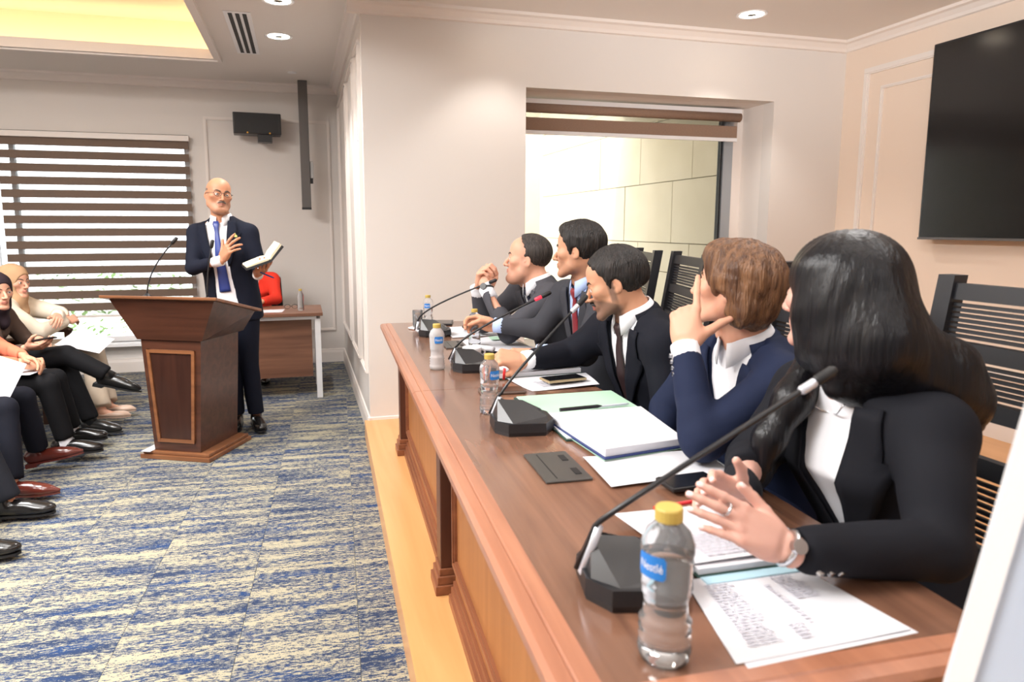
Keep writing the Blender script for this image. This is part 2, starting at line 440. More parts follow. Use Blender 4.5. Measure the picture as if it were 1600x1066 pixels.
# dais window: glazing, mullion, rolled blind
win2 = struct(thing('window_2', 'glazing at the back of the window niche', 'window', (0, YW + ND - 0.02, 0)))
del win2['category']
M_alu = mat('grey_aluminium', C(170, 176, 182), 0.35, 0.6)
box('window_frame', (3.345, NX1 - 0.0, -0.03, 0.03, NZ0, NZ1), M_trim, win2)
box('mullion', (3.262, 3.345, -0.035, 0.03, NZ0, NZ1), M_alu, win2)
box('gasket', (3.245, 3.262, -0.02, 0.02, NZ0, NZ1), M_blackm, win2)
box('pane', (NX0, 3.245, -0.004, 0.004, NZ0, NZ1), M_glass, win2)
M_band2 = mat('taupe_blind_fabric', C(150, 124, 106), 0.9, bump=(300, 0.15), var=(60, C(128, 104, 90), 0.7), stretch=(1, 1, 14))
bl2 = thing('rolled_zebra_blind', 'raised striped roller blind at the top of the dais window niche', 'blind', (0, YW + 0.28, 0))
box('head_rail', (NX0 + 0.005, NX1 - 0.075, 0.0, 0.05, 2.275, 2.31), M_white, bl2)
MB().tube([(NX0 + 0.01, 0.02, 2.25), (NX1 - 0.08, 0.02, 2.25)], 0.035, 14).build('band', M_band2, bl2, smooth=True)
box('sheer_band', (NX0 + 0.01, NX1 - 0.10, 0.018, 0.02, 2.175, 2.215), M_sheer, bl2)
box('band', (NX0 + 0.01, NX1 - 0.11, 0.0, 0.012, 2.09, 2.18), M_band2, bl2, bevel=0.004)
box('bottom_bar', (NX0 + 0.01, NX1 - 0.11, -0.004, 0.016, 2.062, 2.09), M_white, bl2, bevel=0.004)

# outside: stone-clad light well, paving and hedge
M_stone = mat('cream_stone', C(224, 211, 186), 0.85, bump=(40, 0.1), var=(3, C(214, 200, 172), 0.5))
sw = thing('stone_wall', 'cream stone-clad wall outside the dais window', 'wall', (3.62, 0, 0))
box('backing', (0.03, 0.2, 5.2, 10.2, -0.3, 4.4), mat('stone_joint', C(150, 134, 108), 0.9), sw)
zz = -0.3; row = 0
rnd = random.Random(4)
while zz < 4.2:
    hh = (0.62, 0.62, 0.30)[row % 3]; y = 5.2 + (0.0 if row % 2 else -0.35)
    while y < 10.2:
        y1 = min(y + 1.05, 10.2); y0 = max(y, 5.2)
        if y1 - y0 > 0.05: box('stone_slab', (rnd.uniform(-0.003, 0.003), 0.032, y0 + 0.004, y1 - 0.004, zz + 0.004, zz + hh - 0.004), M_stone, sw)
        y += 1.05
    zz += hh; row += 1
sw2 = tag(box('light_well_end_wall', (0.2, 3.62, 10.2, 10.35, -0.3, 4.4), M_stone), 'plain cream rendered wall closing the light well', 'wall')
struct(box('ground_outside', (-9, 9, YB + 0.3, 22, -0.4, -0.3), mat('pale_paving', C(210, 205, 195), 0.9)), 'pale paving outside the windows')
rnd = random.Random(9)
mb = MB()
for k in range(2600):
    x = rnd.uniform(-6.5, -0.9); y = rnd.uniform(10.2, 11.2); zq = rnd.uniform(-0.3, 0.75) ; s = rnd.uniform(0.04, 0.09)
    a = rnd.uniform(0, 6.28); dx, dy = math.cos(a) * s, math.sin(a) * s; up = rnd.uniform(-.5, 1) * s
    mb.add([(x - dx, y - dy, zq), (x + dy * .4, y - dx * .4, zq + up * .5), (x + dx, y + dy, zq + up), (x - dy * .4, y + dx * .4, zq + up * .5)], [(0, 1, 2, 3)])
hd = tag(mb.build('hedge', mat('hedge_leaf', C(120, 150, 84), 0.7)), 'pale green hedge outside the hall window', 'hedge'); hd['kind'] = 'stuff'

# ------------------------------------------------------------------ ceiling fittings
def downlight(x, y, label, dz=0.0):
    t = thing('downlight', label, 'ceiling light', (x, y, CEIL), 0, 'recessed ceiling downlights')
    MB().lathe([(0.098, -0.004), (0.098, 0.0), (0.08, 0.0), (0.078, -0.003), (0.098, -0.004)], 28, close=False).build('trim_ring', M_white, t, smooth=True)
    MB().lathe([(0.08, -0.002), (0.074, -0.0035), (0.05, -0.003), (0.048, -0.002)], 28).build('diffuser', M_emit, t, smooth=True)
    MB().lathe([(0.028, -0.006), (0.028, -0.0045), (0.02, -0.004), (0.012, -0.0045)], 16).build('lamp_core', M_steel, t)
downlight(-0.08, 4.62, 'round downlight at the top edge above the ceiling vent')
downlight(-0.10, 5.45, 'round downlight between the vent and the side wall')
downlight(2.90, 4.08, 'round downlight in front of the dais window')
downlight(1.25, 4.08, 'round downlight over the far end of the panel table')
t = thing('sprinkler', 'small round sprinkler plate on the ceiling near the big screen', 'sprinkler', (2.93, 3.61, CEIL))
MB().lathe([(0.035, -0.006), (0.035, 0), (0.01, 0)], 18).build('plate', M_white, t)
MB().lathe([(0.012, -0.02), (0.012, -0.006), (0.006, -0.006)], 12).build('nozzle', M_chrome, t)
t = thing('sprinkler', 'small sprinkler head on the ceiling near the hanging steel post', 'sprinkler', (-0.02, 6.65, CEIL))
MB().lathe([(0.04, -0.006), (0.04, 0), (0.01, 0)], 18).build('plate', M_white, t)
vt = thing('ceiling_vent', 'long slotted air vent in the ceiling beside the cove', 'air vent', (-0.345, 5.48, CEIL))
mb = MB(); mb.box(-0.085, 0.085, -0.56, 0.56, -0.004, -0.0005)
mb.build('vent_plate', M_white, vt)
for k in (-1, 0, 1): box('slot', (k * 0.045 - 0.013, k * 0.045 + 0.013, -0.53, 0.53, -0.0055, -0.0035), M_blackm, vt)

# ------------------------------------------------------------------ things on the walls
tv = thing('television', 'huge black wall screen on the right wall', 'television', (XR - 0.03, 2.58, 1.32))
box('screen_body', (-0.075, -0.02, -1.06, 1.06, 0, 1.235), M_black, tv, bevel=0.006)
box('screen', (-0.079, -0.0745, -1.045, 1.045, 0.018, 1.22), M_screen, tv)
box('bezel', (-0.08, -0.074, -1.06, 1.06, 0.0, 0.014), M_steel, tv)
box('wall_bracket', (-0.02, 0.01, -0.3, 0.3, 0.35, 0.85), M_blackm, tv)
ls = thing('loudspeaker', 'black horizontal loudspeaker mounted high on the hall back wall', 'loudspeaker', (-0.355, 7.0, 2.25), R(4))
box('cabinet', (-0.215, 0.215, -0.02, 0.16, 0.02, 0.215), M_black, ls, bevel=0.008)
box('grille', (-0.20, 0.185, -0.027, -0.019, 0.032, 0.203), M_blackm, ls)
for sx in (-0.09, 0.11): MB().tube([(sx, -0.03, 0.03), (sx, -0.024, 0.03)], 0.008, 10).build('knob', mat('brass', C(200, 150, 70), 0.3, 1.0), ls)
box('mount', (0.0, 0.13, 0.0, 0.12, -0.05, 0.02), M_black, ls); box('wall_arm', (0.04, 0.09, 0.12, 0.25, -0.04, -0.005), M_black, ls)
ps = thing('hanging_post', 'grey steel post hanging from the ceiling by the back wall', 'post', (0.07, 7.0, 1.57))
box('post_body', (-0.045, 0.042, -0.035, 0.035, 0.0, CEIL - 1.57), M_steel, ps, bevel=0.004)
box('sensor', (0.042, 0.075, -0.02, 0.03, 0.30, 0.46), mat('grey_plastic', C(170, 168, 166), 0.5), ps, bevel=0.006)
box('plug', (0.042, 0.068, -0.015, 0.015, 0.25, 0.30), M_blackm, ps)
box('end_cap', (-0.047, 0.044, -0.037, 0.037, 0.0, 0.02), M_blackm, ps)
t = thing('wall_hook', 'small metal hook on the side wall near the corner', 'hook', (XW, 4.62, 1.98))
MB().tube(bez((-0.03, 0, 0.05), (-0.03, 0, -0.05), (-0.012, 0, -0.02), 6), 0.005, 6).build('hook_wire', M_chrome, t); box('hook_plate', (-0.014, 0, -0.012, 0.012, -0.03, 0.05), M_chrome, t)
# ------------------------------------------------------------------ long panel table (two units on one line)
TA = R(-2.68)
TO = Vector((0.235, 0, 0))
tc_, ts_ = math.cos(TA), math.sin(TA)
def tw(lx, ly, z=0.0): return (TO.x + lx * tc_ - ly * ts_, lx * ts_ + ly * tc_, z)
LIP = [(0.06, ZT), (0.034, ZT), (0.031, ZT - 0.003), (0.028, ZT - 0.0005), (0.008, ZT - 0.002), (0.0, ZT - 0.010), (0.0, ZT - 0.026), (0.012, ZT - 0.036), (0.012, ZT - 0.042), (0.06, ZT - 0.044)]
def post(t, ly):
    box('post', (0.092, 0.165, ly - 0.045, ly + 0.045, ZP + 0.09, ZT - 0.044), M_dark, t, bevel=0.003)
    for k, (d, z0, z1) in enumerate(((0.022, 0, 0.035), (0.014, 0.035, 0.065), (0.006, 0.065, 0.09))):
        box('plinth', (0.092 - d, 0.165, ly - 0.045 - d, ly + 0.045 + d, ZP + z0, ZP + z1), M_mould, t, bevel=0.003)
def table(label, y0, y1, posts, near_end):
    t = thing('conference_table', label, 'table', (TO.x, TO.y, 0), TA, 'panel table units')
    ye = y0 + (0.06 if near_end else 0)
    box('table_top', (0.06, 0.62, ye, y1, ZT - 0.03, ZT), M_top, t)
    MB().prism([(a, c) for a, c in LIP], y0, y1, axis=1).build('front_edge', M_edge, t)
    if near_end: MB().prism([(y0 + a, c) for a, c in LIP], 0.012, 0.62, axis=0).build('end_edge', M_edge, t)
    box('frieze', (0.10, 0.60, y0 + 0.03, y1 - 0.02, ZT - 0.075, ZT - 0.031), M_mould, t)
    for ly in posts: post(t, ly)
    e0, e1 = y0 + 0.03, y1 - 0.03
    box('front_panel', (0.135, 0.155, e0, e1, ZP + 0.02, ZT - 0.07), M_panel, t)
    for (d, z0, z1) in ((0.026, 0, 0.03), (0.018, 0.03, 0.055), (0.010, 0.055, 0.075)):
        box('base_moulding', (0.135 - d, 0.135, e0 + 0.01, e1 - 0.01, ZP + z0, ZP + z1), M_mould, t)
    ps = sorted(posts); spans = [(a + 0.07, b - 0.07) for a, b in zip(ps[:-1], ps[1:])] or []
    if near_end: spans = [(ps[0] + 0.07, y1 - 0.04)]
    else: spans = [(ps[0] + 0.07, ps[1] - 0.07)]
    for (a, b) in spans:
        mb = MB(); z0, z1 = ZP + 0.13, ZT - 0.11
        for (q0, q1, r0, r1) in ((a, b, z0, z0 + 0.03), (a, b, z1 - 0.03, z1), (a, a + 0.03, z0, z1), (b - 0.03, b, z0, z1)):
            mb.box(0.125, 0.136, q0, q1, r0, r1); mb.box(0.119, 0.126, q0 + 0.008, q1 - 0.008, r0 + 0.008, r1 - 0.008)
        mb.build('panel_moulding', M_mould, t)
    box('side_panel', (0.155, 0.55, y0 + 0.03, y0 + 0.05, ZP, ZT - 0.07), M_dark, t)
    box('side_panel', (0.155, 0.55, y1 - 0.05, y1 - 0.03, ZP, ZT - 0.07), M_dark, t)
    return t
table('walnut conference table unit nearest the camera with moulded front edge', 0.62, 2.205, [0.72], True)
table('walnut conference table unit at the far end by the window wall', 2.208, 3.86, [2.275, 3.79], False)

# flush cable boxes in the table top
def cable_box(label, lx, ly, sx, sy):
    x, y, _ = tw(lx, ly)
    t = thing('cable_box', label, 'cable box', (x, y, ZT), TA, 'cable boxes in the table')
    box('lid', (-sx / 2, sx / 2, -sy / 2, sy / 2, 0, 0.006), mat('grey_metal', C(92, 92, 90), 0.35, 0.6), t, bevel=0.002)
    for k in (-1, 1): box('slot', (sx * 0.22, sx * 0.36, k * sy * 0.24 - sy * 0.1, k * sy * 0.24 + sy * 0.1, 0.0055, 0.0072), M_blackm, t)
    box('hinge_line', (-sx * 0.24, -sx * 0.22, -sy * 0.42, sy * 0.42, 0.0055, 0.0068), M_blackm, t)
cable_box('square grey cable box in the table top beside the near white papers', 0.238, 1.405, 0.105, 0.185)
cable_box('flat grey cable box in the table top between the two far microphones', 0.285, 3.06, 0.10, 0.19)

# ------------------------------------------------------------------ gooseneck microphones
def microphone(label, loc, br_bot, br_top, via, tip, rz, red=False, hold=0.0):
    t = thing('gooseneck_microphone', label, 'microphone', loc, 0, 'gooseneck microphones on the panel table')
    L0 = Vector(loc); c, s = math.cos(rz), math.sin(rz)
    r = lambda x, y, z: (1.2 * (x * c - y * s), 1.2 * (x * s + y * c), 1.3 * z)
    def poly(pts, z): return [r(x, y, z) for x, y in pts]
    oct_ = [(-0.055, -0.03), (-0.03, -0.062), (0.05, -0.066), (0.075, -0.03), (0.075, 0.03), (0.05, 0.066), (-0.03, 0.062), (-0.055, 0.03)]
    n = len(oct_)
    mb = MB()
    rings = [(1.0, 0.0), (1.04, 0.008), (1.02, 0.026)]
    V = []
    for sc, z in rings: V += poly([(x * sc, y * sc) for x, y in oct_], z)
    F = [tuple(range(n - 1, -1, -1))]
    for i in range(len(rings) - 1): F += [(i * n + k, i * n + (k + 1) % n, (i + 1) * n + (k + 1) % n, (i + 1) * n + k) for k in range(n)]
    F.append(tuple((len(rings) - 1) * n + k for k in range(n)))
    mb.add(V, F); mb.build('base', M_black, t)
    mb = MB()   # faceted upper deck: ridge near the front, falling to the back
    a, b, d, e = (-0.045, 0.0, 0.064), (0.062, -0.034, 0.032), (0.062, 0.034, 0.032), (0.012, 0.0, 0.06)
    f, g, h, k_ = (-0.05, -0.032, 0.026), (-0.05, 0.032, 0.026), (-0.02, -0.058, 0.026), (-0.02, 0.058, 0.026)
    p, q = (0.058, -0.056, 0.026), (0.058, 0.056, 0.026)
    P_ = [r(*v) for v in (a, b, d, e, f, g, h, k_, p, q)]
    mb.add(P_, [(0, 4, 6), (0, 7, 5), (0, 5, 4), (0, 6, 3), (0, 3, 7), (3, 6, 1), (3, 2, 7), (3, 1, 2), (6, 8, 1), (7, 2, 9), (1, 8, 9, 2)])
    mb.build('deck', mat('mic_deck', C(44, 44, 46), 0.32), t)
    mb = MB(); mb.tube([r(0.045, 0.0, 0.036), r(0.047, 0.0, 0.0405)], 0.011, 14); mb.build('talk_button', mat('dark_button', C(70, 74, 78), 0.25), t)
    g3 = [r(*v) for v in ((-0.035, 0.012, 0.0617), (0.004, 0.034, 0.044), (-0.022, 0.046, 0.034))]
    mb = MB(); mb.add(g3 + [tuple(Vector(v) + Vector((0, 0, 0.002))) for v in g3], [(0, 2, 1), (3, 4, 5), (0, 1, 4, 3), (1, 2, 5, 4), (2, 0, 3, 5)]); mb.build('speaker_grille', M_steel, t)
    bb_, bt, v_, tp = (Vector(p) - L0 for p in (br_bot, br_top, via, tip))
    inn = Vector(r(-0.05, 0.0, 0.018))
    dirb = (bt - bb_).normalized()
    pts = [inn, inn * 0.45 + bb_ * 0.55 - Vector((0, 0, 0.004)), bb_, bb_ + dirb * 0.012, bt]
    MB().tube(pts, [0.007, 0.0075, 0.0078, 0.0076, 0.0070], 10).build('bracket', M_chrome, t, smooth=True)
    path = [bb_ + dirb * 0.004 + Vector((-0.009, 0.005, 0)), bt + Vector((-0.005, 0.003, 0))] + bez(bt + dirb * 0.012, v_, tp, 16)
    gn = MB().tube(path, 0.0042, 10).build('gooseneck', M_black, t, smooth=True)
    dt = (path[-1] - path[-2]).normalized()
    MB().tube([tp - dt * 0.03, tp - dt * 0.026, tp - dt * 0.002, tp], [0.0045, 0.0072, 0.0072, 0.006], 12).build('collar', M_chrome if not red else mat('red_lamp_ring', C(220, 40, 56), 0.4, emit=((1, 0.05, 0.1, 1), 0.6)), t, smooth=True)
    MB().tube([tp, tp + dt * 0.004, tp + dt * 0.034, tp + dt * 0.04], [0.0065, 0.0085, 0.0085, 0.005], 12).build('mic_head', M_blackm, t, smooth=True)
microphone('large gooseneck microphone in the foreground in front of the long-haired woman', (0.455, 0.885, ZT), (0.392, 0.900, 0.885), (0.405, 0.873, 0.965), (0.43, 0.83, 1.02), (0.735, 0.835, 1.170), R(-12))
microphone('gooseneck microphone beside the clear bottle and mint folder', (0.545, 1.71, ZT), (0.492, 1.765, 0.886), (0.511, 1.757, 0.938), (0.535, 1.75, 0.99), (0.755, 1.80, 1.180), R(-6))
microphone('gooseneck microphone with glowing red ring in front of the red-tied man', (0.605, 2.50, ZT), (0.549, 2.575, 0.884), (0.566, 2.558, 0.934), (0.60, 2.54, 0.995), (0.885, 2.47, 1.135), R(-6), red=True)
microphone('farthest gooseneck microphone beside the amber tea glass', (0.62, 3.36, ZT), (0.548, 3.395, 0.882), (0.556, 3.394, 0.927), (0.58, 3.38, 1.00), (0.855, 3.12, 1.14), R(-6))

# ------------------------------------------------------------------ water bottles
M_pet = mat('clear_pet', (0.97, 0.98, 1.0, 1), 0.06, trans=0.88, ior=1.16, spec=0.7)
M_petf = mat('misted_pet', (0.93, 0.94, 0.96, 1), 0.42, trans=0.65, ior=1.18)
M_water = mat('water', (0.98, 0.99, 1.0, 1), 0.0, trans=1.0, ior=1.2)
M_cap = mat('yellow_cap', C(188, 162, 80), 0.45)
M_lab = mat('blue_label', C(40, 120, 200), 0.4)
def text_mesh(txt, size):
    cu = bpy.data.curves.new('lettering', 'FONT'); cu.body = txt; cu.size = size; cu.align_x = 'CENTER'; cu.align_y = 'CENTER'
    o = bpy.data.objects.new('lettering', cu); COL.objects.link(o)
    me = bpy.data.meshes.new_from_object(o.evaluated_get(bpy.context.evaluated_depsgraph_get()))
    V = [tuple(v.co) for v in me.vertices]; F = [tuple(p.vertices) for p in me.polygons]
    bpy.data.objects.remove(o); bpy.data.meshes.remove(me)
    return V, F
TXT = text_mesh('Nestlé', 0.0135)
def bottle(label, loc, H, face, misted=False, level=0.62, tall=1.0):
    s = H / 0.176
    t = thing('water_bottle', label, 'bottle', loc, face, 'water bottles on the panel table')
    prof = [(0.020, 0.0), (0.0275, 0.003), (0.0295, 0.012)]
    z = 0.018
    for k in range(4): prof += [(0.0292, z), (0.0268 - 0.0006 * k, z + 0.005)]; z += 0.0095
    prof += [(0.0245, 0.06), (0.0238, 0.067), (0.025, 0.076)]
    z = 0.08
    for k in range(5): prof += [(0.0272 + 0.0004 * k, z), (0.0262 + 0.0004 * k, z + 0.0045)]; z += 0.009
    prof += [(0.0294, 0.126), (0.029, 0.136), (0.024, 0.149), (0.0155, 0.158), (0.0135, 0.161), (0.0135, 0.166)]
    prof = [(r * s, h * s) for r, h in prof]
    MB().lathe(prof, 24).build('bottle_body', M_petf if misted else M_pet, t, smooth=True)
    if not misted:
        wp = [(r - 0.0016, max(h, 0.002)) for r, h in prof if h <= level * H]
        MB().lathe(wp + [(0.001, wp[-1][1] + 0.0005)], 24).build('water', M_water, t, smooth=True)
    cp = [(0.0145, 0.161), (0.0152, 0.1615), (0.0152, 0.174), (0.014, 0.176), (0.003, 0.176)]
    MB().lathe([(r * s, h * s) for r, h in cp], 20).build('cap', M_cap, t, smooth=False)
    V = []; F = []; n = 10; w = 1.15
    for j, hz in enumerate((0.104, 0.108, 0.126, 0.130)):
        for i in range(n + 1):
            an = (i / n - 0.5) * w * (0.85 if j in (0, 3) else 1.0); V.append((0.0304 * s * math.cos(an), 0.0304 * s * math.sin(an), hz * s))
    for j in range(3):
        for i in range(n): a = j * (n + 1) + i; F.append((a, a + 1, a + n + 2, a + n + 1))
    lb = mesh_obj('label_patch', V, F, M_lab, t)
    V = [(0.0309 * s * math.cos(x * 0.8 / 0.0304), 0.0309 * s * math.sin(x * 0.8 / 0.0304), (0.117 + y) * s) for x, y, _ in TXT[0]]
    mesh_obj('lettering', V, TXT[1], M_white, lb)
    return t
bottle('big clear water bottle in the foreground at the table edge', (0.424, 0.712, ZT), 0.200, R(205), level=0.7)
bottle('misted full water bottle standing alone near the front edge', (0.486, 2.534, ZT), 0.176, R(275), misted=True)
bottle('ribbed clear water bottle beside the second gooseneck microphone', (0.515, 1.881, ZT), 0.176, R(290), level=0.5)
bottle('water bottle at the far end beside the tea glass', (0.662, 3.70, ZT), 0.170, R(250), level=0.6)
bottle('half-full water bottle gripped by the red-tied man', (0.752, 3.005, ZT), 0.170, R(215), level=0.35)

# tea glass and coffee cup
t = thing('tea_glass', 'small glass of amber tea at the far table end', 'glass', (0.587, 3.60, ZT))
MB().lathe([(0.045, 0.0), (0.05, 0.004), (0.052, 0.007), (0.02, 0.005)], 24).build('saucer', M_white, t, smooth=True)
MB().lathe([(0.024, 0.007), (0.026, 0.012), (0.028, 0.10), (0.0262, 0.10), (0.024, 0.014), (0.001, 0.013)], 24, close=False).build('glass_wall', M_pet, t, smooth=True)
MB().lathe([(0.0235, 0.014), (0.0255, 0.075), (0.001, 0.076)], 20).build('tea', mat('amber_tea', C(196, 128, 52), 0.1, trans=0.5), t, smooth=True)
t = thing('coffee_cup', 'white coffee cup with a green emblem behind the misted bottle', 'cup', (0.655, 2.66, ZT))
MB().lathe([(0.026, 0.0), (0.034, 0.01), (0.039, 0.05), (0.039, 0.058), (0.036, 0.058), (0.03, 0.012), (0.002, 0.008)], 24, close=False).build('cup_body', M_white, t, smooth=True)
MB().tube(bez((0.034, 0, 0.05), (0.075, 0, 0.035), (0.032, 0, 0.014), 8), 0.004, 8).build('handle', M_white, t, smooth=True)
V = [(0.0392 * math.cos(a) * (0.98 if j else 1), 0.0392 * math.sin(a) * (0.98 if j else 1), 0.044 - 0.02 * j) for j in (0, 1) for a in [R(200 + 8 * k) for k in range(9)]]
mesh_obj('emblem', V, [(k, k + 1, k + 10, k + 9) for k in range(8)], mat('green_emblem', C(40, 130, 80), 0.5), t)

# ------------------------------------------------------------------ papers, folders, phones, pens
def sheet(q, z, th=0.0, wave=0.0, seed=0, n=10):
    """Slightly wavy sheet (or stack) over four corner points given counter-clockwise."""
    rn = random.Random(seed); ph = [rn.uniform(0, 6) for _ in range(4)]
    q = [Vector((*p, 0)) for p in q]; V = []; F = []
    for j in range(n + 1):
        for i in range(n + 1):
            u, v = i / n, j / n
            p = q[0] * (1 - u) * (1 - v) + q[1] * u * (1 - v) + q[2] * u * v + q[3] * (1 - u) * v
            e = max(abs(u - .5), abs(v - .5)) * 2
            h = wave * (0.5 + 0.5 * math.sin(3.1 * u + ph[0]) * math.sin(2.3 * v + ph[1])) * e ** 3
            V.append((p.x, p.y, z + th + h))
    m = len(V)
    V += [(x, y, z) if th > 0.001 else (x, y, h - 0.0006) for x, y, h in V]
    for j in range(n):
        for i in range(n):
            a = j * (n + 1) + i; F.append((a, a + 1, a + n + 2, a + n + 1)); F.append((m + a, m + a + n + 1, m + a + n + 2, m + a + 1))
    edge = [i for i in range(n + 1)] + [j * (n + 1) + n for j in range(1, n + 1)] + [n * (n + 1) + i for i in range(n - 1, -1, -1)] + [j * (n + 1) for j in range(n - 1, 0, -1)]
    for a, b in zip(edge, edge[1:] + edge[:1]): F.append((a, m + a, m + b, b))
    return V, F
def paper(label, q, z=ZT, th=0.0, wave=0.003, m=None, seed=0, name='paper_sheet', cat='paper', lines=None, group='papers on the panel table'):
    cx = sum(p[0] for p in q) / 4; cy = sum(p[1] for p in q) / 4
    V, F = sheet([(a - cx, b - cy) for a, b in q], 0, th, wave, seed)
    o = tag(mesh_obj(name, V, F, m or M_paper, None, (cx, cy, z + 0.0012), smooth=False), label, cat, group)
    if lines:   # printed text rows, proud by a hair
        qq = [Vector((a - cx, b - cy, 0)) for a, b in q]; mb = MB()
        at = lambda u, v: qq[0] * (1 - u) * (1 - v) + qq[1] * u * (1 - v) + qq[2] * u * v + qq[3] * (1 - u) * v
        rn = random.Random(seed + 5)
        for (v0, v1, rows, u0, u1) in lines:
            for k in range(rows):
                v = v0 + (v1 - v0) * (k + 0.5) / rows; hv = (v1 - v0) / rows * 0.28; e = u0 + (u1 - u0) * rn.uniform(0.75, 1)
                u = u0
                while u < e:
                    w = rn.uniform(0.02, 0.07); ue = min(u + w, e); pp = [at(u, v - hv), at(ue, v - hv), at(ue, v + hv), at(u, v + hv)]
                    zz_ = th + wave + 0.0004
                    mb.add([(p.x, p.y, zz_) for p in pp], [(0, 1, 2, 3)]); u = ue + 0.012
        if mb.v: mb.build('printed_text', M_ink, o)['kind'] = 'stuff'
    return o
def folder(label, q, z, cover, th=0.012, seed=0, grow=0.006, group='folders on the panel table'):
    cx = sum(p[0] for p in q) / 4; cy = sum(p[1] for p in q) / 4
    t = thing('document_folder', label, 'folder', (cx, cy, z + 0.001), 0, group)
    o = [((a - cx), (b - cy)) for a, b in q]; big = [(a * (1 + grow / 0.15), b * (1 + grow / 0.15)) for a, b in o]
    V, F = sheet(big, 0, 0.004, 0.0, seed, 4); mesh_obj('cover', V, F, cover, t)
    V, F = sheet(o, 0.0045, th, 0.003, seed, 8); mesh_obj('pages', V, F, M_paper, t)
    return t
def phone(label, x, y, z, rz, case=None, L=0.15, W=0.072, face_up=True):
    t = thing('mobile_phone', label, 'phone', (x, y, z + 0.001), rz, 'mobile phones')
    box('case', (-L / 2, L / 2, -W / 2, W / 2, 0, 0.009), case or M_black, t, bevel=0.003)
    box('screen', (-L / 2 + 0.004, L / 2 - 0.004, -W / 2 + 0.003, W / 2 - 0.003, 0.0088, 0.0098), M_screen, t)
    return t
paper('printed sheet lying nearest the camera at the table corner', [(0.502, 0.672), (0.773, 0.672), (0.745, 0.858), (0.548, 0.868)], wave=0.002, seed=1, lines=[(0.12, 0.9, 22, 0.12, 0.34), (0.1, 0.3, 5, 0.42, 0.52), (0.25, 0.8, 12, 0.55, 0.6), (0.55, 0.9, 9, 0.66, 0.86)])
paper('blank sheet under the printed sheet at the table corner', [(0.512, 0.662), (0.78, 0.666), (0.752, 0.862), (0.556, 0.872)], z=ZT - 0.001, wave=0.0, seed=2)
folder('dark green folder of papers under the hands of the long-haired woman', [(0.575, 0.872), (0.80, 0.865), (0.815, 1.08), (0.575, 1.085)], ZT, M_green, 0.008, 3)
paper('annotated page on top of the folder under the clasped hands', [(0.56, 0.885), (0.79, 0.875), (0.805, 1.075), (0.535, 1.09)], z=ZT + 0.0145, wave=0.006, seed=12, lines=[(0.06, 0.5, 8, 0.2, 0.95)])
t = thing('document_folder', 'pale blue folder beneath the dark green folder', 'folder', (0.69, 0.872, ZT + 0.001), 0, 'folders on the panel table')
V, F = sheet([(-0.115, -0.025), (0.12, -0.03), (0.12, 0.0), (-0.115, 0.0)], 0, 0.003, 0.0, 4, 3); mesh_obj('cover', V, F, mat('pale_blue_card', C(176, 212, 226), 0.6), t)
paper('large white sheet below the navy folder near the phone', [(0.602, 1.241), (0.897, 1.247), (0.925, 1.406), (0.622, 1.437)], wave=0.006, seed=5)
phone('black phone lying beside the raised fingers of the woman', 0.762, 1.205, ZT + 0.008, R(2), L=0.12, W=0.07)
folder('navy folder with white pages in front of the brown-haired person', [(0.662, 1.400), (0.888, 1.432), (0.923, 1.725), (0.64, 1.735)], ZT + 0.006, M_navyc, 0.016, 6)
paper('pale green cover sheet under the pages of the navy folder', [(0.656, 1.392), (0.889, 1.424), (0.92, 1.72), (0.635, 1.72)], z=ZT + 0.004, wave=0.0, m=M_mint, seed=7)
folder('dark clipboard with white page beside the second microphone base', [(0.634, 1.568), (0.70, 1.556), (0.93, 1.80), (0.64, 1.80)], ZT, M_green, 0.002, 8)
t = tag(MB().tube([(-0.062, 0.004, 0), (0.055, -0.004, 0), (0.07, -0.005, 0)], [0.0055, 0.0055, 0.001], 8).build('pen', M_black, None, loc=(0.742, 1.742, ZT + 0.034), rot=(0, 0, R(8))), 'thick black pen lying on the white pages', 'pen')
mintf = folder('mint green folder with pen on it beside the bearded man', [(0.634, 1.776), (0.95, 1.781), (0.962, 2.002), (0.636, 2.005)], ZT + 0.001, M_green, 0.001, 9)
paper('mint green sheet lying on its dark folder', [(0.634, 1.780), (0.948, 1.785), (0.96, 2.0), (0.637, 2.003)], z=ZT + 0.009, wave=0.001, m=M_mint, seed=10)
tag(MB().tube([(-0.065, 0, 0), (0.055, 0, 0), (0.068, 0, 0)], [0.004, 0.004, 0.001], 8).build('pen', M_chrome, None, loc=(0.86, 1.80, ZT + 0.017), rot=(0, 0, R(4))), 'slim silver pen on the mint green sheet', 'pen')
phone('dark phone lying flat behind the ribbed water bottle', 0.62, 2.11, ZT, R(-6), mat('bronze_case', C(120, 104, 96), 0.35, 0.5))
folder('thick stack of white pages in a dark cover before the bearded man', [(0.665, 2.290), (0.985, 2.31), (1.0, 2.50), (0.72, 2.525)], ZT, M_green, 0.014, 11)
paper('loose crumpled sheets under the gold phone', [(0.72, 2.09), (0.965, 2.10), (1.0, 2.30), (0.69, 2.28)], wave=0.008, seed=13, lines=[(0.2, 0.7, 4, 0.2, 0.4)])
phone('gold phone with dark back lying on loose sheets', 0.865, 2.185, ZT + 0.010, R(8), mat('gold_case', C(186, 168, 132), 0.3, 0.6))
paper('white pages under the hand of the red-tied man', [(0.66, 3.14), (0.83, 2.76), (1.0, 2.80), (0.95, 3.25)], wave=0.004, seed=14, z=ZT)
paper('second white sheet half under the far pages', [(0.70, 3.24), (0.94, 3.26), (0.96, 3.58), (0.72, 3.60)], z=ZT, wave=0.003, seed=15)
paper('mint note lying on the far pages', [(0.86, 3.1), (0.95, 3.1), (0.96, 3.2), (0.87, 3.2)], z=ZT + 0.006, wave=0.0, m=M_mint, seed=16)
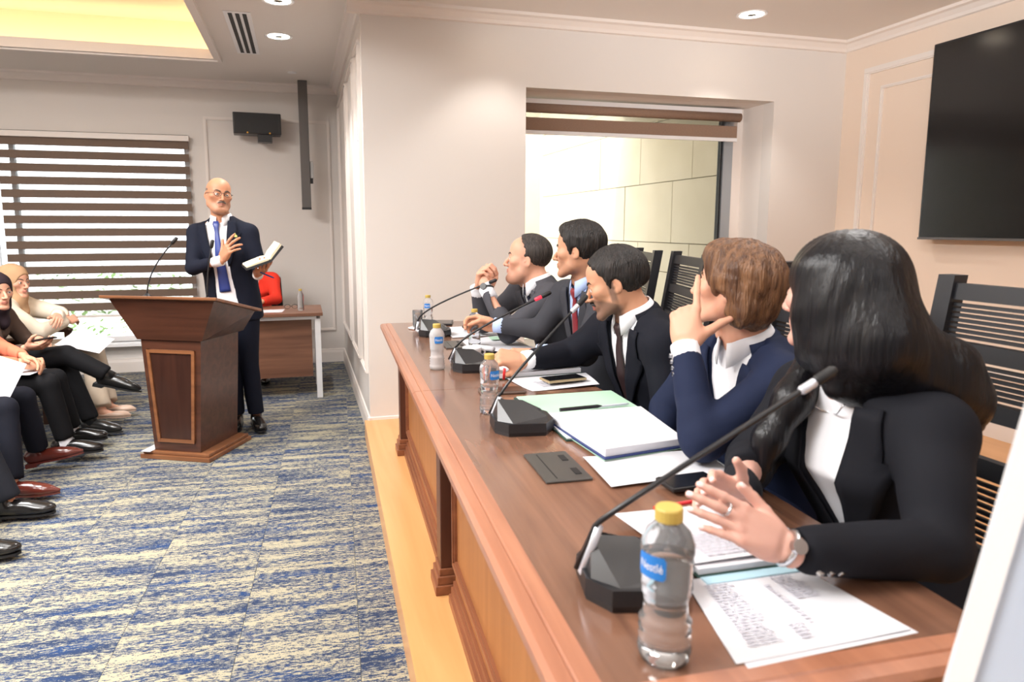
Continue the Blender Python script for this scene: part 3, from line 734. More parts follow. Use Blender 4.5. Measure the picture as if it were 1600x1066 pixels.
t = thing('tablet', 'black tablet lying at the far end of the table', 'tablet', (0.755, 3.75, ZT + 0.001), R(-15)); box('case', (-0.055, 0.055, -0.08, 0.08, 0, 0.01), M_black, t, bevel=0.003); box('screen', (-0.05, 0.05, -0.075, 0.075, 0.0098, 0.0108), M_screen, t)
t = thing('eyeglass_case', 'rounded black case on the sheets by the far man', 'case', (0.84, 3.40, ZT + 0.008), R(10))
MB().lathe([(0.03, -0.07), (0.034, -0.055), (0.035, 0.0), (0.034, 0.055), (0.03, 0.07)], 16).build('case_body', M_blackm, t, rot=(R(90), 0, 0), smooth=True).scale = (1.0, 0.42, 1.0)
t.children[0].location = (0, 0, 0.014)
tag(MB().tube([(-0.05, 0, 0.014), (0.06, 0, 0.014)], 0.012, 14).build('rolled_paper', M_paper, None, loc=(0.735, 2.80, ZT + 0.011), rot=(0, 0, R(-52)), smooth=True), 'small white paper roll beside the coffee cup', 'paper roll')
phone('dark phone lying under the white paper roll', 0.735, 2.80, ZT, R(-50), L=0.14)
tag(MB().tube([(-0.05, 0, 0), (0.05, 0, 0)], 0.004, 8).build('pen', mat('red_plastic', C(206, 40, 44), 0.4), None, loc=(0.665, 1.09, ZT + 0.022), rot=(0, 0, R(5))), 'red pen behind the foreground bottle', 'pen')

# ------------------------------------------------------------------ black slatted chairs behind the table
def slat_chair():
    t = thing('slatted_chair', '', 'chair')
    W = 0.215; lean = math.tan(R(9))
    yb = lambda z: -0.20 - max(0, z - 0.42) * lean          # chair faces +y
    for s in (-1, 1):
        mb = MB(); sec = [0.0, 0.42, 0.80, 1.17]
        for z0, z1 in zip(sec[:-1], sec[1:]):
            mb.hexa([(s * W - 0.021, yb(z0) - 0.02, z0), (s * W + 0.021, yb(z0) - 0.02, z0), (s * W + 0.021, yb(z0) + 0.02, z0), (s * W - 0.021, yb(z0) + 0.02, z0)],
                    [(s * W - 0.021, yb(z1) - 0.02, z1), (s * W + 0.021, yb(z1) - 0.02, z1), (s * W + 0.021, yb(z1) + 0.02, z1), (s * W - 0.021, yb(z1) + 0.02, z1)])
        mb.build('rear_post', M_chair, t)
        box('front_leg', (s * W - 0.02, s * W + 0.02, 0.19, 0.23, 0, 0.43), M_chair, t)
        box('side_rail', (s * W - 0.012, s * W + 0.012, -0.19, 0.2, 0.37, 0.42), M_chair, t)
    def rail(name, z0, z1, d=0.011):
        mb = MB(); w = W - 0.02
        mb.hexa([(-w, yb(z0) - d, z0), (w, yb(z0) - d, z0), (w, yb(z0) + d, z0), (-w, yb(z0) + d, z0)], [(-w, yb(z1) - d, z1), (w, yb(z1) - d, z1), (w, yb(z1) + d, z1), (-w, yb(z1) + d, z1)])
        mb.build(name, M_chair, t)
    rail('back_rail', 1.115, 1.152); rail('back_rail', 0.985, 1.022); rail('back_rail', 0.865, 0.903); rail('back_rail', 0.745, 0.785); rail('back_rail', 0.56, 0.60)
    for a, b, n in ((1.022, 1.115, 7), (0.903, 0.985, 6), (0.60, 0.745, 9)):
        for k in range(n):
            z = a + (b - a) * (k + 1) / (n + 1); rail('slat', z - 0.0036, z + 0.0036, 0.005)
    box('seat', (-0.22, 0.22, -0.2, 0.235, 0.425, 0.45), M_chair, t, bevel=0.008)
    box('front_rail', (-0.2, 0.2, 0.2, 0.222, 0.37, 0.42), M_chair, t)
    return t
ch0 = slat_chair()
CH = [(1.15, 1.035, R(90), 'black slatted chair of the long-haired woman at the right edge'), (1.17, 1.66, R(88), 'black slatted chair under the brown-haired person in navy'),
      (1.24, 2.14, R(84), 'black slatted chair under the bearded man'), (1.32, 2.71, R(76), 'black slatted chair showing between the bearded man and the brown-haired person'),
      (1.40, 3.25, R(74), 'black slatted chair showing just behind the head of the bearded man')]
for i, (x, y, rz, lab) in enumerate(CH):
    o = ch0 if i == 0 else copy_tree(ch0)
    o.location = (x, y, ZP); o.rotation_euler = (0, 0, rz); tag(o, lab, 'chair', 'black slatted chairs behind the table')

# ------------------------------------------------------------------ white board at the near end
wb = thing('white_board', 'blurred white board standing at the right edge close to the camera', 'board', (0.59, 0.464, ZP), R(-52))
lean = [(0.0, -0.155), (0.0, 0.0)]
mb = MB()
e = lambda z: (z - 0.845) * 0.135
mb.hexa([(e(0.0), 0, 0.0), (0.62, 0, 0.0), (0.62, 0.03, 0.0), (e(0.0), 0.03, 0.0)], [(e(1.62), 0, 1.62), (0.62, 0, 1.62), (0.62, 0.03, 1.62), (e(1.62), 0.03, 1.62)])
mb.build('board_panel', mat('white_board_paint', C(188, 200, 218), 0.45), wb)
mb = MB()
mb.hexa([(e(0.0) - 0.004, -0.004, 0.0), (e(0) + 0.016, -0.004, 0.0), (e(0) + 0.016, 0.034, 0.0), (e(0.0) - 0.004, 0.034, 0.0)], [(e(1.62) - 0.004, -0.004, 1.62), (e(1.62) + 0.016, -0.004, 1.62), (e(1.62) + 0.016, 0.034, 1.62), (e(1.62) - 0.004, 0.034, 1.62)])
mb.build('edge_strip', M_white, wb)

# ------------------------------------------------------------------ lectern with two microphones
lt = thing('lectern', 'dark wooden lectern with a flared top and panelled front', 'lectern', (-0.68, 4.557, 0), R(-26.5))
mb = MB(); mb.box(-0.235, 0.235, -0.235, 0.235, 0, 0.028); mb.box(-0.222, 0.222, -0.222, 0.222, 0.028, 0.048); mb.build('plinth', M_lectm, lt, bevel=0.004)
mb = MB(); mb.hexa([(-0.155, -0.2, 0.048), (0.155, -0.2, 0.048), (0.155, 0.2, 0.048), (-0.155, 0.2, 0.048)], [(-0.20, -0.2, 0.74), (0.20, -0.2, 0.74), (0.20, 0.2, 0.74), (-0.20, 0.2, 0.74)]); mb.build('column', M_lect, lt)
wz = lambda z: 0.155 + 0.045 * (z - 0.048) / 0.692
mb = MB()
for (z0, z1, i0, i1) in ((0.105, 0.125, 0, 0), (0.655, 0.675, 0, 0)):
    mb.hexa([(-wz(z0) + 0.035, -0.212, z0), (wz(z0) - 0.035, -0.212, z0), (wz(z0) - 0.035, -0.2, z0), (-wz(z0) + 0.035, -0.2, z0)], [(-wz(z1) + 0.035, -0.212, z1), (wz(z1) - 0.035, -0.212, z1), (wz(z1) - 0.035, -0.2, z1), (-wz(z1) + 0.035, -0.2, z1)])
for s in (-1, 1):
    z0, z1 = 0.105, 0.675
    xa = [s * (wz(z0) - 0.035), s * (wz(z0) - 0.055), s * (wz(z1) - 0.035), s * (wz(z1) - 0.055)]
    l0, r0, l1, r1 = min(xa[0], xa[1]), max(xa[0], xa[1]), min(xa[2], xa[3]), max(xa[2], xa[3])
    mb.hexa([(l0, -0.2125, z0), (r0, -0.2125, z0), (r0, -0.2, z0), (l0, -0.2, z0)], [(l1, -0.2125, z1), (r1, -0.2125, z1), (r1, -0.2, z1), (l1, -0.2, z1)])
mb.build('front_moulding', M_lectm, lt)
mb = MB(); z0, z1 = 0.125, 0.655
mb.hexa([(-wz(z0) + 0.055, -0.204, z0), (wz(z0) - 0.055, -0.204, z0), (wz(z0) - 0.055, -0.199, z0), (-wz(z0) + 0.055, -0.199, z0)], [(-wz(z1) + 0.055, -0.204, z1), (wz(z1) - 0.055, -0.204, z1), (wz(z1) - 0.055, -0.199, z1), (-wz(z1) + 0.055, -0.199, z1)])
mb.build('front_panel', M_lectp, lt)
ft = [(-0.345, -0.265, 0.985), (0.345, -0.265, 0.985), (0.345, 0.165, 0.872), (-0.345, 0.165, 0.872)]
mb = MB(); mb.hexa([(-0.215, -0.212, 0.735), (0.215, -0.212, 0.735), (0.215, 0.235, 0.735), (-0.215, 0.235, 0.735)], ft); mb.build('flared_head', M_lect, lt)
mb = MB(); tp_ = [(-0.38, -0.30, 0.988), (0.38, -0.30, 0.988), (0.38, 0.19, 0.868), (-0.38, 0.19, 0.868)]
mb.hexa(tp_, [(x, y, z + 0.018) for x, y, z in tp_]); mb.build('reading_board', M_lectm, lt, bevel=0.004)
paper('white sheet lying on the plinth at the foot of the lectern', [(-0.985, 4.43), (-0.93, 4.405), (-0.86, 4.55), (-0.92, 4.58)], z=0.049, wave=0.0, group='loose sheets')
def lect_mic(label, base, via, tip):
    t = thing('lectern_microphone', label, 'microphone', base, 0, 'slim microphones on the lectern')
    b = Vector(base); v = Vector(via) - b; tt = Vector(tip) - b
    MB().lathe([(0.028, 0.0), (0.028, 0.008), (0.018, 0.014), (0.008, 0.026)], 16).build('base', M_black, t, smooth=True)
    pts = bez((0, 0, 0.02), v, tt, 14); MB().tube(pts, 0.0042, 8).build('gooseneck', M_black, t, smooth=True)
    d = (pts[-1] - pts[-2]).normalized(); MB().tube([tt, tt + d * 0.006, tt + d * 0.045, tt + d * 0.052], [0.006, 0.011, 0.011, 0.006], 12).build('mic_head', M_blackm, t, smooth=True)
lect_mic('slim black microphone leaning over the left side of the lectern', (-0.90, 4.487, 0.982), (-0.89, 4.49, 1.14), (-0.745, 4.47, 1.300))
lect_mic('slim black microphone upright in front of the speaker', (-0.56, 4.44, 0.955), (-0.555, 4.44, 1.12), (-0.52, 4.43, 1.275))

# ------------------------------------------------------------------ desk by the back wall
dk = thing('desk', 'walnut desk with white legs behind the speaker', 'desk', (0, 0, 0))
box('desk_top', (-0.80, 0.15, 5.68, 6.28, 0.685, 0.712), M_desk, dk, bevel=0.003)
box('modesty_panel', (-0.72, 0.06, 5.78, 5.80, 0.17, 0.66), M_desk, dk)
for x in (-0.78, 0.085):
    for y in (5.71, 6.2): box('leg', (x, x + 0.045, y, y + 0.045, 0, 0.66), M_white, dk)
    box('leg_rail', (x, x + 0.045, 5.755, 6.2, 0.63, 0.66), M_white, dk)
box('top_rail', (-0.75, 0.10, 5.715, 5.745, 0.655, 0.685), M_white, dk)
t = thing('water_bottle', 'clear plastic bottle standing on the far desk', 'bottle', (-0.02, 5.86, 0.713))
MB().lathe([(0.022, 0), (0.027, 0.01), (0.024, 0.07), (0.027, 0.11), (0.026, 0.13), (0.013, 0.16), (0.013, 0.165)], 18).build('bottle_body', M_pet, t, smooth=True)
MB().lathe([(0.014, 0.165), (0.014, 0.18), (0.004, 0.18)], 14).build('cap', M_cap, t)
paper('white paper on the far desk in front of the red jacket', [(-0.42, 5.78), (-0.17, 5.78), (-0.15, 5.98), (-0.40, 5.98)], z=0.712, wave=0.002, group='loose sheets')
t = thing('eyeglasses', 'folded dark spectacles on the far desk', 'glasses', (-0.10, 6.0, 0.714))
for s in (-1, 1): MB().tube([(s * 0.03 + 0.024 * math.cos(a), 0, 0.02 + 0.018 * math.sin(a)) for a in [2 * math.pi * k / 14 for k in range(15)]], 0.002, 6).build('lens_rim', M_blackm, t)
MB().tube([(-0.006, 0, 0.022), (0.006, 0, 0.022)], 0.002, 6).build('bridge', M_blackm, t)
# ------------------------------------------------------------------ organic modelling: distance fields meshed with surface nets
A = lambda *v: np.array(v, dtype=np.float64)
def nrm(v): v = np.asarray(v, float); return v / (np.linalg.norm(v) + 1e-12)
def cone(a, b, ra, rb, k=0.01, op='u'):
    a, b = A(*a), A(*b); r = max(ra, rb)
    def f(P):
        ab = b - a; t = np.clip(((P - a) @ ab) / (ab @ ab + 1e-12), 0, 1)
        return np.linalg.norm(P - a - t[:, None] * ab, axis=1) - (ra + (rb - ra) * t)
    return (f, np.minimum(a, b) - r, np.maximum(a, b) + r, k, op)
def ell(c, r, k=0.01, op='u', M=None):
    c, r = A(*c), A(*r)
    def f(P):
        q = P - c
        if M is not None: q = q @ M
        k0 = np.linalg.norm(q / r, axis=1); k1 = np.linalg.norm(q / (r * r), axis=1) + 1e-9
        return k0 * (k0 - 1) / k1
    m = r.max() if M is not None else r
    return (f, c - m, c + m, k, op)
def half(n, d, k=0.004, op='s', lo=None, hi=None):     # removes (or keeps) the side n.p > d
    n = A(*n)
    return (lambda P: d - P @ n, lo, hi, k, op)
def comb(D, d, k, op):
    if op == 'u':
        h = np.clip(0.5 + 0.5 * (D - d) / k, 0, 1); return D + (d - D) * h - k * h * (1 - h)
    if op == 's': d = -d
    h = np.clip(0.5 - 0.5 * (D - d) / k, 0, 1); return D + (d - D) * h + k * h * (1 - h)
def field(prims, P):
    D = np.full(len(P), 1.0)
    for f, lo, hi, k, op in prims: D = comb(D, f(P), k, op)
    return D
def mesh_field(prims, h, pad=None):
    us = [p for p in prims if p[4] == 'u']
    lo = np.min([p[1] for p in us], axis=0) - 3 * h; hi = np.max([p[2] for p in us], axis=0) + 3 * h
    n = np.ceil((hi - lo) / h).astype(int) + 1
    ax = [lo[i] + h * np.arange(n[i]) for i in range(3)]
    D = np.full(n, 1.0)
    for f, l, u, k, op in prims:
        if l is None: sl = [slice(0, n[i]) for i in range(3)]
        else:
            m = k + 3 * h
            sl = [slice(max(0, int((l[i] - m - lo[i]) / h)), max(0, min(n[i], int((u[i] + m - lo[i]) / h) + 2))) for i in range(3)]
        G = np.meshgrid(*[ax[i][sl[i]] for i in range(3)], indexing='ij')
        P = np.stack([g.ravel() for g in G], 1)
        if len(P) == 0: continue
        sub = D[tuple(sl)]
        D[tuple(sl)] = comb(sub.ravel(), f(P), k, op).reshape(sub.shape)
    S = D < 0
    c = [S[i:n[0] - 1 + i, j:n[1] - 1 + j, k:n[2] - 1 + k] for i in (0, 1) for j in (0, 1) for k in (0, 1)]
    cnt = sum(x.astype(np.int8) for x in c)
    act = (cnt > 0) & (cnt < 8)
    I = np.argwhere(act); idx = np.full(act.shape, -1, np.int64); idx[act] = np.arange(len(I))
    acc = np.zeros((len(I), 3)); num = np.zeros(len(I))
    offs = [(i, j, k) for i in (0, 1) for j in (0, 1) for k in (0, 1)]
    val = {o: D[I[:, 0] + o[0], I[:, 1] + o[1], I[:, 2] + o[2]] for o in offs}
    for o in offs:
        for a in range(3):
            if o[a]: continue
            q = list(o); q[a] = 1; q = tuple(q)
            va, vb = val[o], val[q]; s = (va < 0) != (vb < 0)
            t = va[s] / (va[s] - vb[s]); p = np.tile(np.array(o, float), (s.sum(), 1)); p[:, a] = t
            acc[s] += p; num[s] += 1
    V = lo + h * (I + acc / num[:, None])
    F = []
    for a in range(3):
        b, d = (a + 1) % 3, (a + 2) % 3
        s0 = [slice(None)] * 3; s1 = [slice(None)] * 3
        s0[a] = slice(0, -1); s1[a] = slice(1, None)
        ch = S[tuple(s0)] != S[tuple(s1)]
        E_ = np.argwhere(ch)
        E_ = E_[(E_[:, b] > 0) & (E_[:, d] > 0) & (E_[:, b] < n[b] - 1) & (E_[:, d] < n[d] - 1)]
        e = [E_.copy() for _ in range(4)]
        e[0][:, b] -= 1; e[0][:, d] -= 1; e[1][:, d] -= 1; e[3][:, b] -= 1
        q = np.stack([idx[x[:, 0], x[:, 1], x[:, 2]] for x in e], 1)
        flip = ~S[E_[:, 0], E_[:, 1], E_[:, 2]]
        q[flip] = q[flip][:, ::-1]
        F.append(q)
    F = np.concatenate(F); F = F[(F >= 0).all(1)]
    return V, F
def vnormals(V, F):
    a, b, c, d = (V[F[:, i]] for i in range(4)); n = np.cross(c - a, d - b); N = np.zeros_like(V)
    for i in range(4): np.add.at(N, F[:, i], n)
    return N / (np.linalg.norm(N, axis=1)[:, None] + 1e-12)
def smooth_mesh(V, F, it=1, w=0.5):
    for _ in range(it):
        acc = np.zeros_like(V); num = np.zeros(len(V))
        for i in range(4):
            for j in (1, 3): np.add.at(acc, F[:, i], V[F[:, (i + j) % 4]]); np.add.at(num, F[:, i], 1)
        V = V + (acc / np.maximum(num, 1)[:, None] - V) * w
    return V
def joinvf(parts):
    Vs, Fs, n = [], [], 0
    for V, F in parts: Vs.append(V); Fs.append(F + n); n += len(V)
    return np.concatenate(Vs), np.concatenate(Fs)
def basis(fwd, up):
    """Columns right, forward, up of an upright frame that looks along fwd."""
    f = nrm(fwd); r = nrm(np.cross(f, nrm(up))); u = np.cross(r, f)
    return np.stack([r, f, u], 1)
def shell(G, N, th):
    """Closed thin shell from a grid of points (r, c, 3) offset along N by th."""
    r, c = G.shape[:2]; top = (G + N * th).reshape(-1, 3); bot = G.reshape(-1, 3); m = r * c; F = []
    for i in range(r - 1):
        for j in range(c - 1):
            a = i * c + j; F.append((a, a + 1, a + c + 1, a + c)); F.append((m + a, m + a + c, m + a + c + 1, m + a + 1))
    for i in range(r - 1): F += [(i * c, i * c + c, m + i * c + c, m + i * c), (i * c + c - 1, m + i * c + c - 1, m + i * c + 2 * c - 1, i * c + 2 * c - 1)]
    for j in range(c - 1): F += [(j, m + j, m + j + 1, j + 1), ((r - 1) * c + j, (r - 1) * c + j + 1, m + (r - 1) * c + j + 1, m + (r - 1) * c + j)]
    return np.concatenate([top, bot]), np.array(F)

# ---- wrinkle noise
def wrinkle(V, seed, sc=16.0):
    rn = np.random.RandomState(seed); out = np.zeros(len(V)); W = V.copy()
    for _ in range(2):
        d = nrm(rn.randn(3)); W = W + 0.03 * np.sin(V @ (rn.randn(3) * 9) + rn.rand() * 6)[:, None] * d
    for k in range(5):
        d = nrm(rn.randn(3)); out += np.abs(np.sin(W @ d * sc * (0.7 + 0.35 * k) + rn.rand() * 6)) / (1 + 0.4 * k)
    return out / 3.2 - 0.55

# ------------------------------------------------------------------ heads
def head_prims(o, neck, low):
    """Head in its own frame: x right, y forward, z up, origin between the ears; neck base points given in that frame."""
    j = o.get('jaw', 0.94 if o.get('fem') else 1.0); fem = o.get('fem', False); fat = o.get('fat', 0.0)
    P = [ell((0, -0.014, 0.036), (0.0765, 0.098, 0.084), 0.02), ell((0, 0.026, -0.020), (0.061 + fat, 0.063, 0.082), 0.03),
         ell((0, 0.034, 0.048), (0.062, 0.055, 0.054), 0.02)]
    for s in (-1, 1):
        P += [cone((s * 0.058 * j, -0.006, -0.030), (s * 0.052 * j, 0.010, -0.066), 0.016 + fat, 0.015 + fat, 0.03), cone((s * 0.052 * j, 0.010, -0.066), (s * 0.020 * j, 0.072, -0.100), 0.016 + fat, 0.016 + fat, 0.025),
              ell((s * 0.047, 0.056, -0.014), (0.021 + fat, 0.024, 0.017), 0.025)]
    P += [ell((0, 0.080, -0.102), (0.021, 0.016, 0.016), 0.018)]
    if fat: P += [ell((0, 0.045, -0.100), (0.05, 0.045, 0.022 + fat), 0.03)]
    br = 0.006 if fem else 0.009
    for s in (-1, 1): P += [cone((s * 0.046, 0.066, 0.023), (s * 0.012, 0.084, 0.019), br, br, 0.012)]
    for s in (-1, 1): P.append(ell((s * 0.034, 0.101, -0.002), (0.021, 0.020, 0.015), 0.012, 's'))
    for s in (-1, 1):      # lids over the eyeball, opened by a slit
        P.append(ell((s * 0.0325, 0.0765, 0.000), (0.0148, 0.0128, 0.0132), 0.004))
        P.append(ell((s * 0.0335, 0.0925, -0.0008), (0.0168, 0.0125, 0.0046 * o.get('lid', 1.0)), 0.0012, 's'))
        P.append(cone((s * 0.0465, 0.0795, 0.0015), (s * 0.022, 0.0885, 0.0062), 0.0022, 0.0026, 0.003))
    nl = o.get('nose', 1.0)
    P += [cone((0, 0.083, 0.015), (0, 0.096 + 0.010 * nl, -0.020), 0.0065, 0.0085, 0.009), cone((0, 0.096 + 0.010 * nl, -0.020), (0, 0.100 + 0.012 * nl, -0.034), 0.0085, 0.0105, 0.006)]
    for s in (-1, 1):
        P += [ell((s * 0.0125, 0.0975, -0.037), (0.0080, 0.0110, 0.0072), 0.006), ell((s * 0.0060, 0.107, -0.0455), (0.0028, 0.0042, 0.0042), 0.002, 's')]
        P += [cone((s * 0.024, 0.0905, -0.040), (s * 0.033, 0.0785, -0.064), 0.0014, 0.0012, 0.008, 's')]
    lp = 0.0062 if fem else 0.0050
    op_ = o.get('mouth', 0.0)
    P += [ell((0, 0.080, -0.064), (0.029, 0.0155, 0.022), 0.012)]
    for s in (-1, 1):
        P += [cone((0, 0.0965, -0.0595), (s * 0.0225, 0.0845, -0.0645), lp, 0.0026, 0.004), cone((0, 0.0950, -0.0715 - op_), (s * 0.0195, 0.0850, -0.066 - op_ * .4), lp + 0.001, 0.0026, 0.004),
              cone((0, 0.104, -0.0652 - op_ / 2), (s * 0.022, 0.0905, -0.0650 - op_ / 2), 0.0018 + op_ / 2, 0.001, 0.0015, 's')]
    P += [ell((0, 0.099, -0.084), (0.016, 0.006, 0.004), 0.008, 's')]
    if o.get('ears', True):
        for s in (-1, 1):
            M = np.array(Euler((R(-16), 0, s * R(24))).to_matrix())
            P += [ell((s * 0.078, -0.014, -0.004), (0.0065, 0.0165, 0.0285), 0.006, 'u', M), ell((s * 0.0865, -0.011, 0.000), (0.0055, 0.0105, 0.0185), 0.003, 's', M), cone((s * 0.0815, -0.009, 0.014), (s * 0.082, -0.016, -0.008), 0.0024, 0.0024, 0.003), ell((s * 0.0765, -0.006, -0.026), (0.0055, 0.0075, 0.0085), 0.005), ell((s * 0.079, 0.000, -0.006), (0.003, 0.004, 0.006), 0.003)]
    nr = o.get('neck_r', 0.056 if not fem else 0.046)
    nb, nl_ = A(*neck), A(*low)
    P += [cone((0, -0.026, -0.045), tuple(nb), nr, nr + 0.001, 0.03), cone(tuple(nb), tuple(nl_), nr + 0.001, nr + 0.004, 0.03)]
    if not fem: P += [ell(tuple(A(0, 0.0, 0) + A(0, 0.035, -0.135) * 0.6 + nb * 0.4 + A(0, 0.02, 0)), (0.012, 0.012, 0.016), 0.015)]
    return P
def head_y(prims, x, z):
    """Front surface of the head at (x, z) in its own frame."""
    ys = np.linspace(0.135, 0.0, 136); v = field(prims, np.stack([np.full(136, x), ys, np.full(136, z)], 1)); i = int(np.argmax(v < 0)); return ys[i]
def head_tint(V, o):
    n = len(V); T = np.zeros((n, 4)); x, y, z = V[:, 0], V[:, 1], V[:, 2]; ax = np.abs(x)
    def put(col, w):
        w = np.clip(w, 0, 1); a = T[:, 3]; na = w + a * (1 - w); c = np.array(col[:3])
        T[:, :3] = (c * w[:, None] + T[:, :3] * (a * (1 - w))[:, None]) / np.maximum(na, 1e-6)[:, None]; T[:, 3] = na
    sm = lambda v, a, b: np.clip((v - a) / (b - a), 0, 1)
    put(o.get('cheek', C(206, 128, 108)), 0.22 * sm(0.03 - np.hypot(np.hypot(ax - 0.045, y - 0.07), z + 0.025), 0, 0.02))
    if 'beard' in o:
        edge = 0.012 * np.sin(ax * 90)
        low = sm(-0.034 - z + edge * .3 - 0.55 * np.clip(0.055 - y, 0, 1), 0, 0.012) * sm(z, -0.16, -0.125) * sm(y, -0.012, 0.006)
        mou = sm(0.015 - np.abs(z + 0.050), 0, 0.006) * sm(0.032 - ax, 0, 0.008) * sm(y, 0.07, 0.08)
        side = sm(0.016 - np.abs(y - 0.010), 0, 0.008) * sm(0.02 - z, 0, 0.01) * sm(z, -0.09, -0.05) * sm(ax, 0.05, 0.06)
        put(o['beard'][0], o['beard'][1] * np.maximum(np.maximum(low, mou), side))
    lips = sm(0.0095 - np.hypot((z + 0.0655) * 1.0, np.clip(ax - 0.014, 0, 1)), 0, 0.003) * sm(y, 0.080, 0.086)
    put(o.get('lip', C(170, 92, 84)), 0.7 * lips)
    lid = sm(0.0088 - np.hypot((ax - 0.033) * 0.52, z - 0.001), 0, 0.0035) * sm(y, 0.068, 0.074)
    put(C(64, 42, 36), 0.7 * lid)
    return T
def eyes(parent, cen, M, s, skin_dir=(0, 1, 0), col=C(60, 38, 26)):
    look = nrm(skin_dir)
    for sd in (-1, 1):
        c = A(sd * 0.0325, 0.0772, -0.0002); V = []; F = []; nu, nv = 16, 10
        for i in range(nv + 1):
            for k in range(nu):
                th = math.pi * i / nv; ph = 2 * math.pi * k / nu; V.append((math.sin(th) * math.cos(ph), math.cos(th), math.sin(th) * math.sin(ph)))
        V = np.array(V)
        for i in range(nv):
            for k in range(nu): a = i * nu + k; b = i * nu + (k + 1) % nu; F.append((a, a + nu, b + nu, b))
        d = V @ look; T = np.zeros((len(V), 4)); T[d > 0.84] = col; T[d > 0.96] = (0.01, 0.01, 0.01, 1); T[:, 3] = (d > 0.84)
        W = (c + V * 0.0121) * s @ M.T + cen
        mesh_obj('eye', W - np.array(parent.location), np.array(F), mat('eye_white', C(228, 222, 216), 0.15, tint=True), parent, smooth=True, tint=T)

# ------------------------------------------------------------------ hair styles (in the head frame)
def hair_prims(style, o):
    g = o.get('vol', 0.010)
    cap = ell((0, -0.016, 0.040), (0.078 + g, 0.100 + g, 0.085 + g), 0.01)
    P = [cap]
    big = lambda c, r, k=0.01: ell(c, r, k, 's')
    if style in ('short', 'slick', 'receding'):
        fz = {'short': 0.080, 'slick': 0.085, 'receding': 0.098}[style]; fy = {'short': 0.074, 'slick': 0.066, 'receding': 0.030}[style]
        # front cut: plane through the hairline and the temples
        n = nrm(A(0, 0.80, -0.60) if style != 'receding' else A(0, 0.86, -0.5)); d = n @ A(0, fy, fz)
        t2 = nrm(A(0, 0.96, -0.28)); d2 = t2 @ A(0, {'short': 0.019, 'slick': 0.014, 'receding': 0.000}[style], -0.02)
        def f(Pt):
            a = Pt @ n - d; b = Pt @ t2 - d2
            front = np.minimum(a, 0.02 + 0 * a)
            front = np.where(Pt[:, 2] > 0.035, a, np.minimum(a + 0.0, 1)); 
            low = np.maximum(b, 0 * b - 1)
            m = np.clip((Pt[:, 2] - 0.02) / 0.03, 0, 1)
            jit = 0.0022 * np.sin(Pt[:, 0] * 260 + Pt[:, 2] * 90) + 0.0018 * np.sin(Pt[:, 2] * 330 - Pt[:, 0] * 120)
            return -(a * m + b * (1 - m) + jit)
        P.append((f, None, None, 0.006, 's'))
        # nape and ears
        P.append((lambda Pt: Pt[:, 2] + 0.050 + 0.35 * np.clip(Pt[:, 1] + 0.05, -1, 0.05), None, None, 0.012, 's'))
        for s in (-1, 1): P.append(ell((s * 0.086, -0.008, -0.012), (0.022, 0.021, 0.032), 0.006, 's'))
        if style == 'slick': P.insert(1, ell((0, -0.05, 0.02), (0.074, 0.078, 0.082), 0.02))
        if style == 'short': P.insert(1, ell((0, 0.035, 0.095), (0.062, 0.052, 0.034), 0.02))
    if style == 'bob':
        P += [ell((0, -0.045, 0.020), (0.090, 0.090, 0.095), 0.03), ell((0, -0.06, -0.045), (0.078, 0.066, 0.062), 0.03), ell((0, 0.045, 0.085), (0.070, 0.055, 0.045), 0.03)]
        for s in (-1, 1): P += [ell((s * 0.070, -0.012, 0.015), (0.024, 0.052, 0.062), 0.02), ell((s * 0.074, -0.050, -0.045), (0.020, 0.040, 0.050), 0.02)]
        P.append(ell((0, 0.115, -0.045), (0.10, 0.088, 0.105), 0.012, 's'))
        for s in (-1, 1): P.append(ell((s * 0.092, 0.012, -0.040), (0.03, 0.026, 0.034), 0.01, 's'))
        P.append((lambda Pt: Pt[:, 2] + 0.105, None, None, 0.01, 's'))
    return P
def groove(V, F, amp, freq, seed, cy=-0.02):
    """Combed strands: shallow ridges running from crown to ends."""
    N = vnormals(V, F); rn = np.random.RandomState(seed)
    az = np.arctan2(V[:, 0], V[:, 1] - cy); el = V[:, 2]
    w = np.sin(az * freq + 5 * np.sin(el * 18 + seed) * 0.25 + 3 * V[:, 1]) * 0.6 + np.sin(az * freq * 2.3 + el * 30 + 1.3) * 0.3 + np.sin(az * freq * 0.45 + el * 14) * 0.6
    return V + N * (amp * w)[:, None]

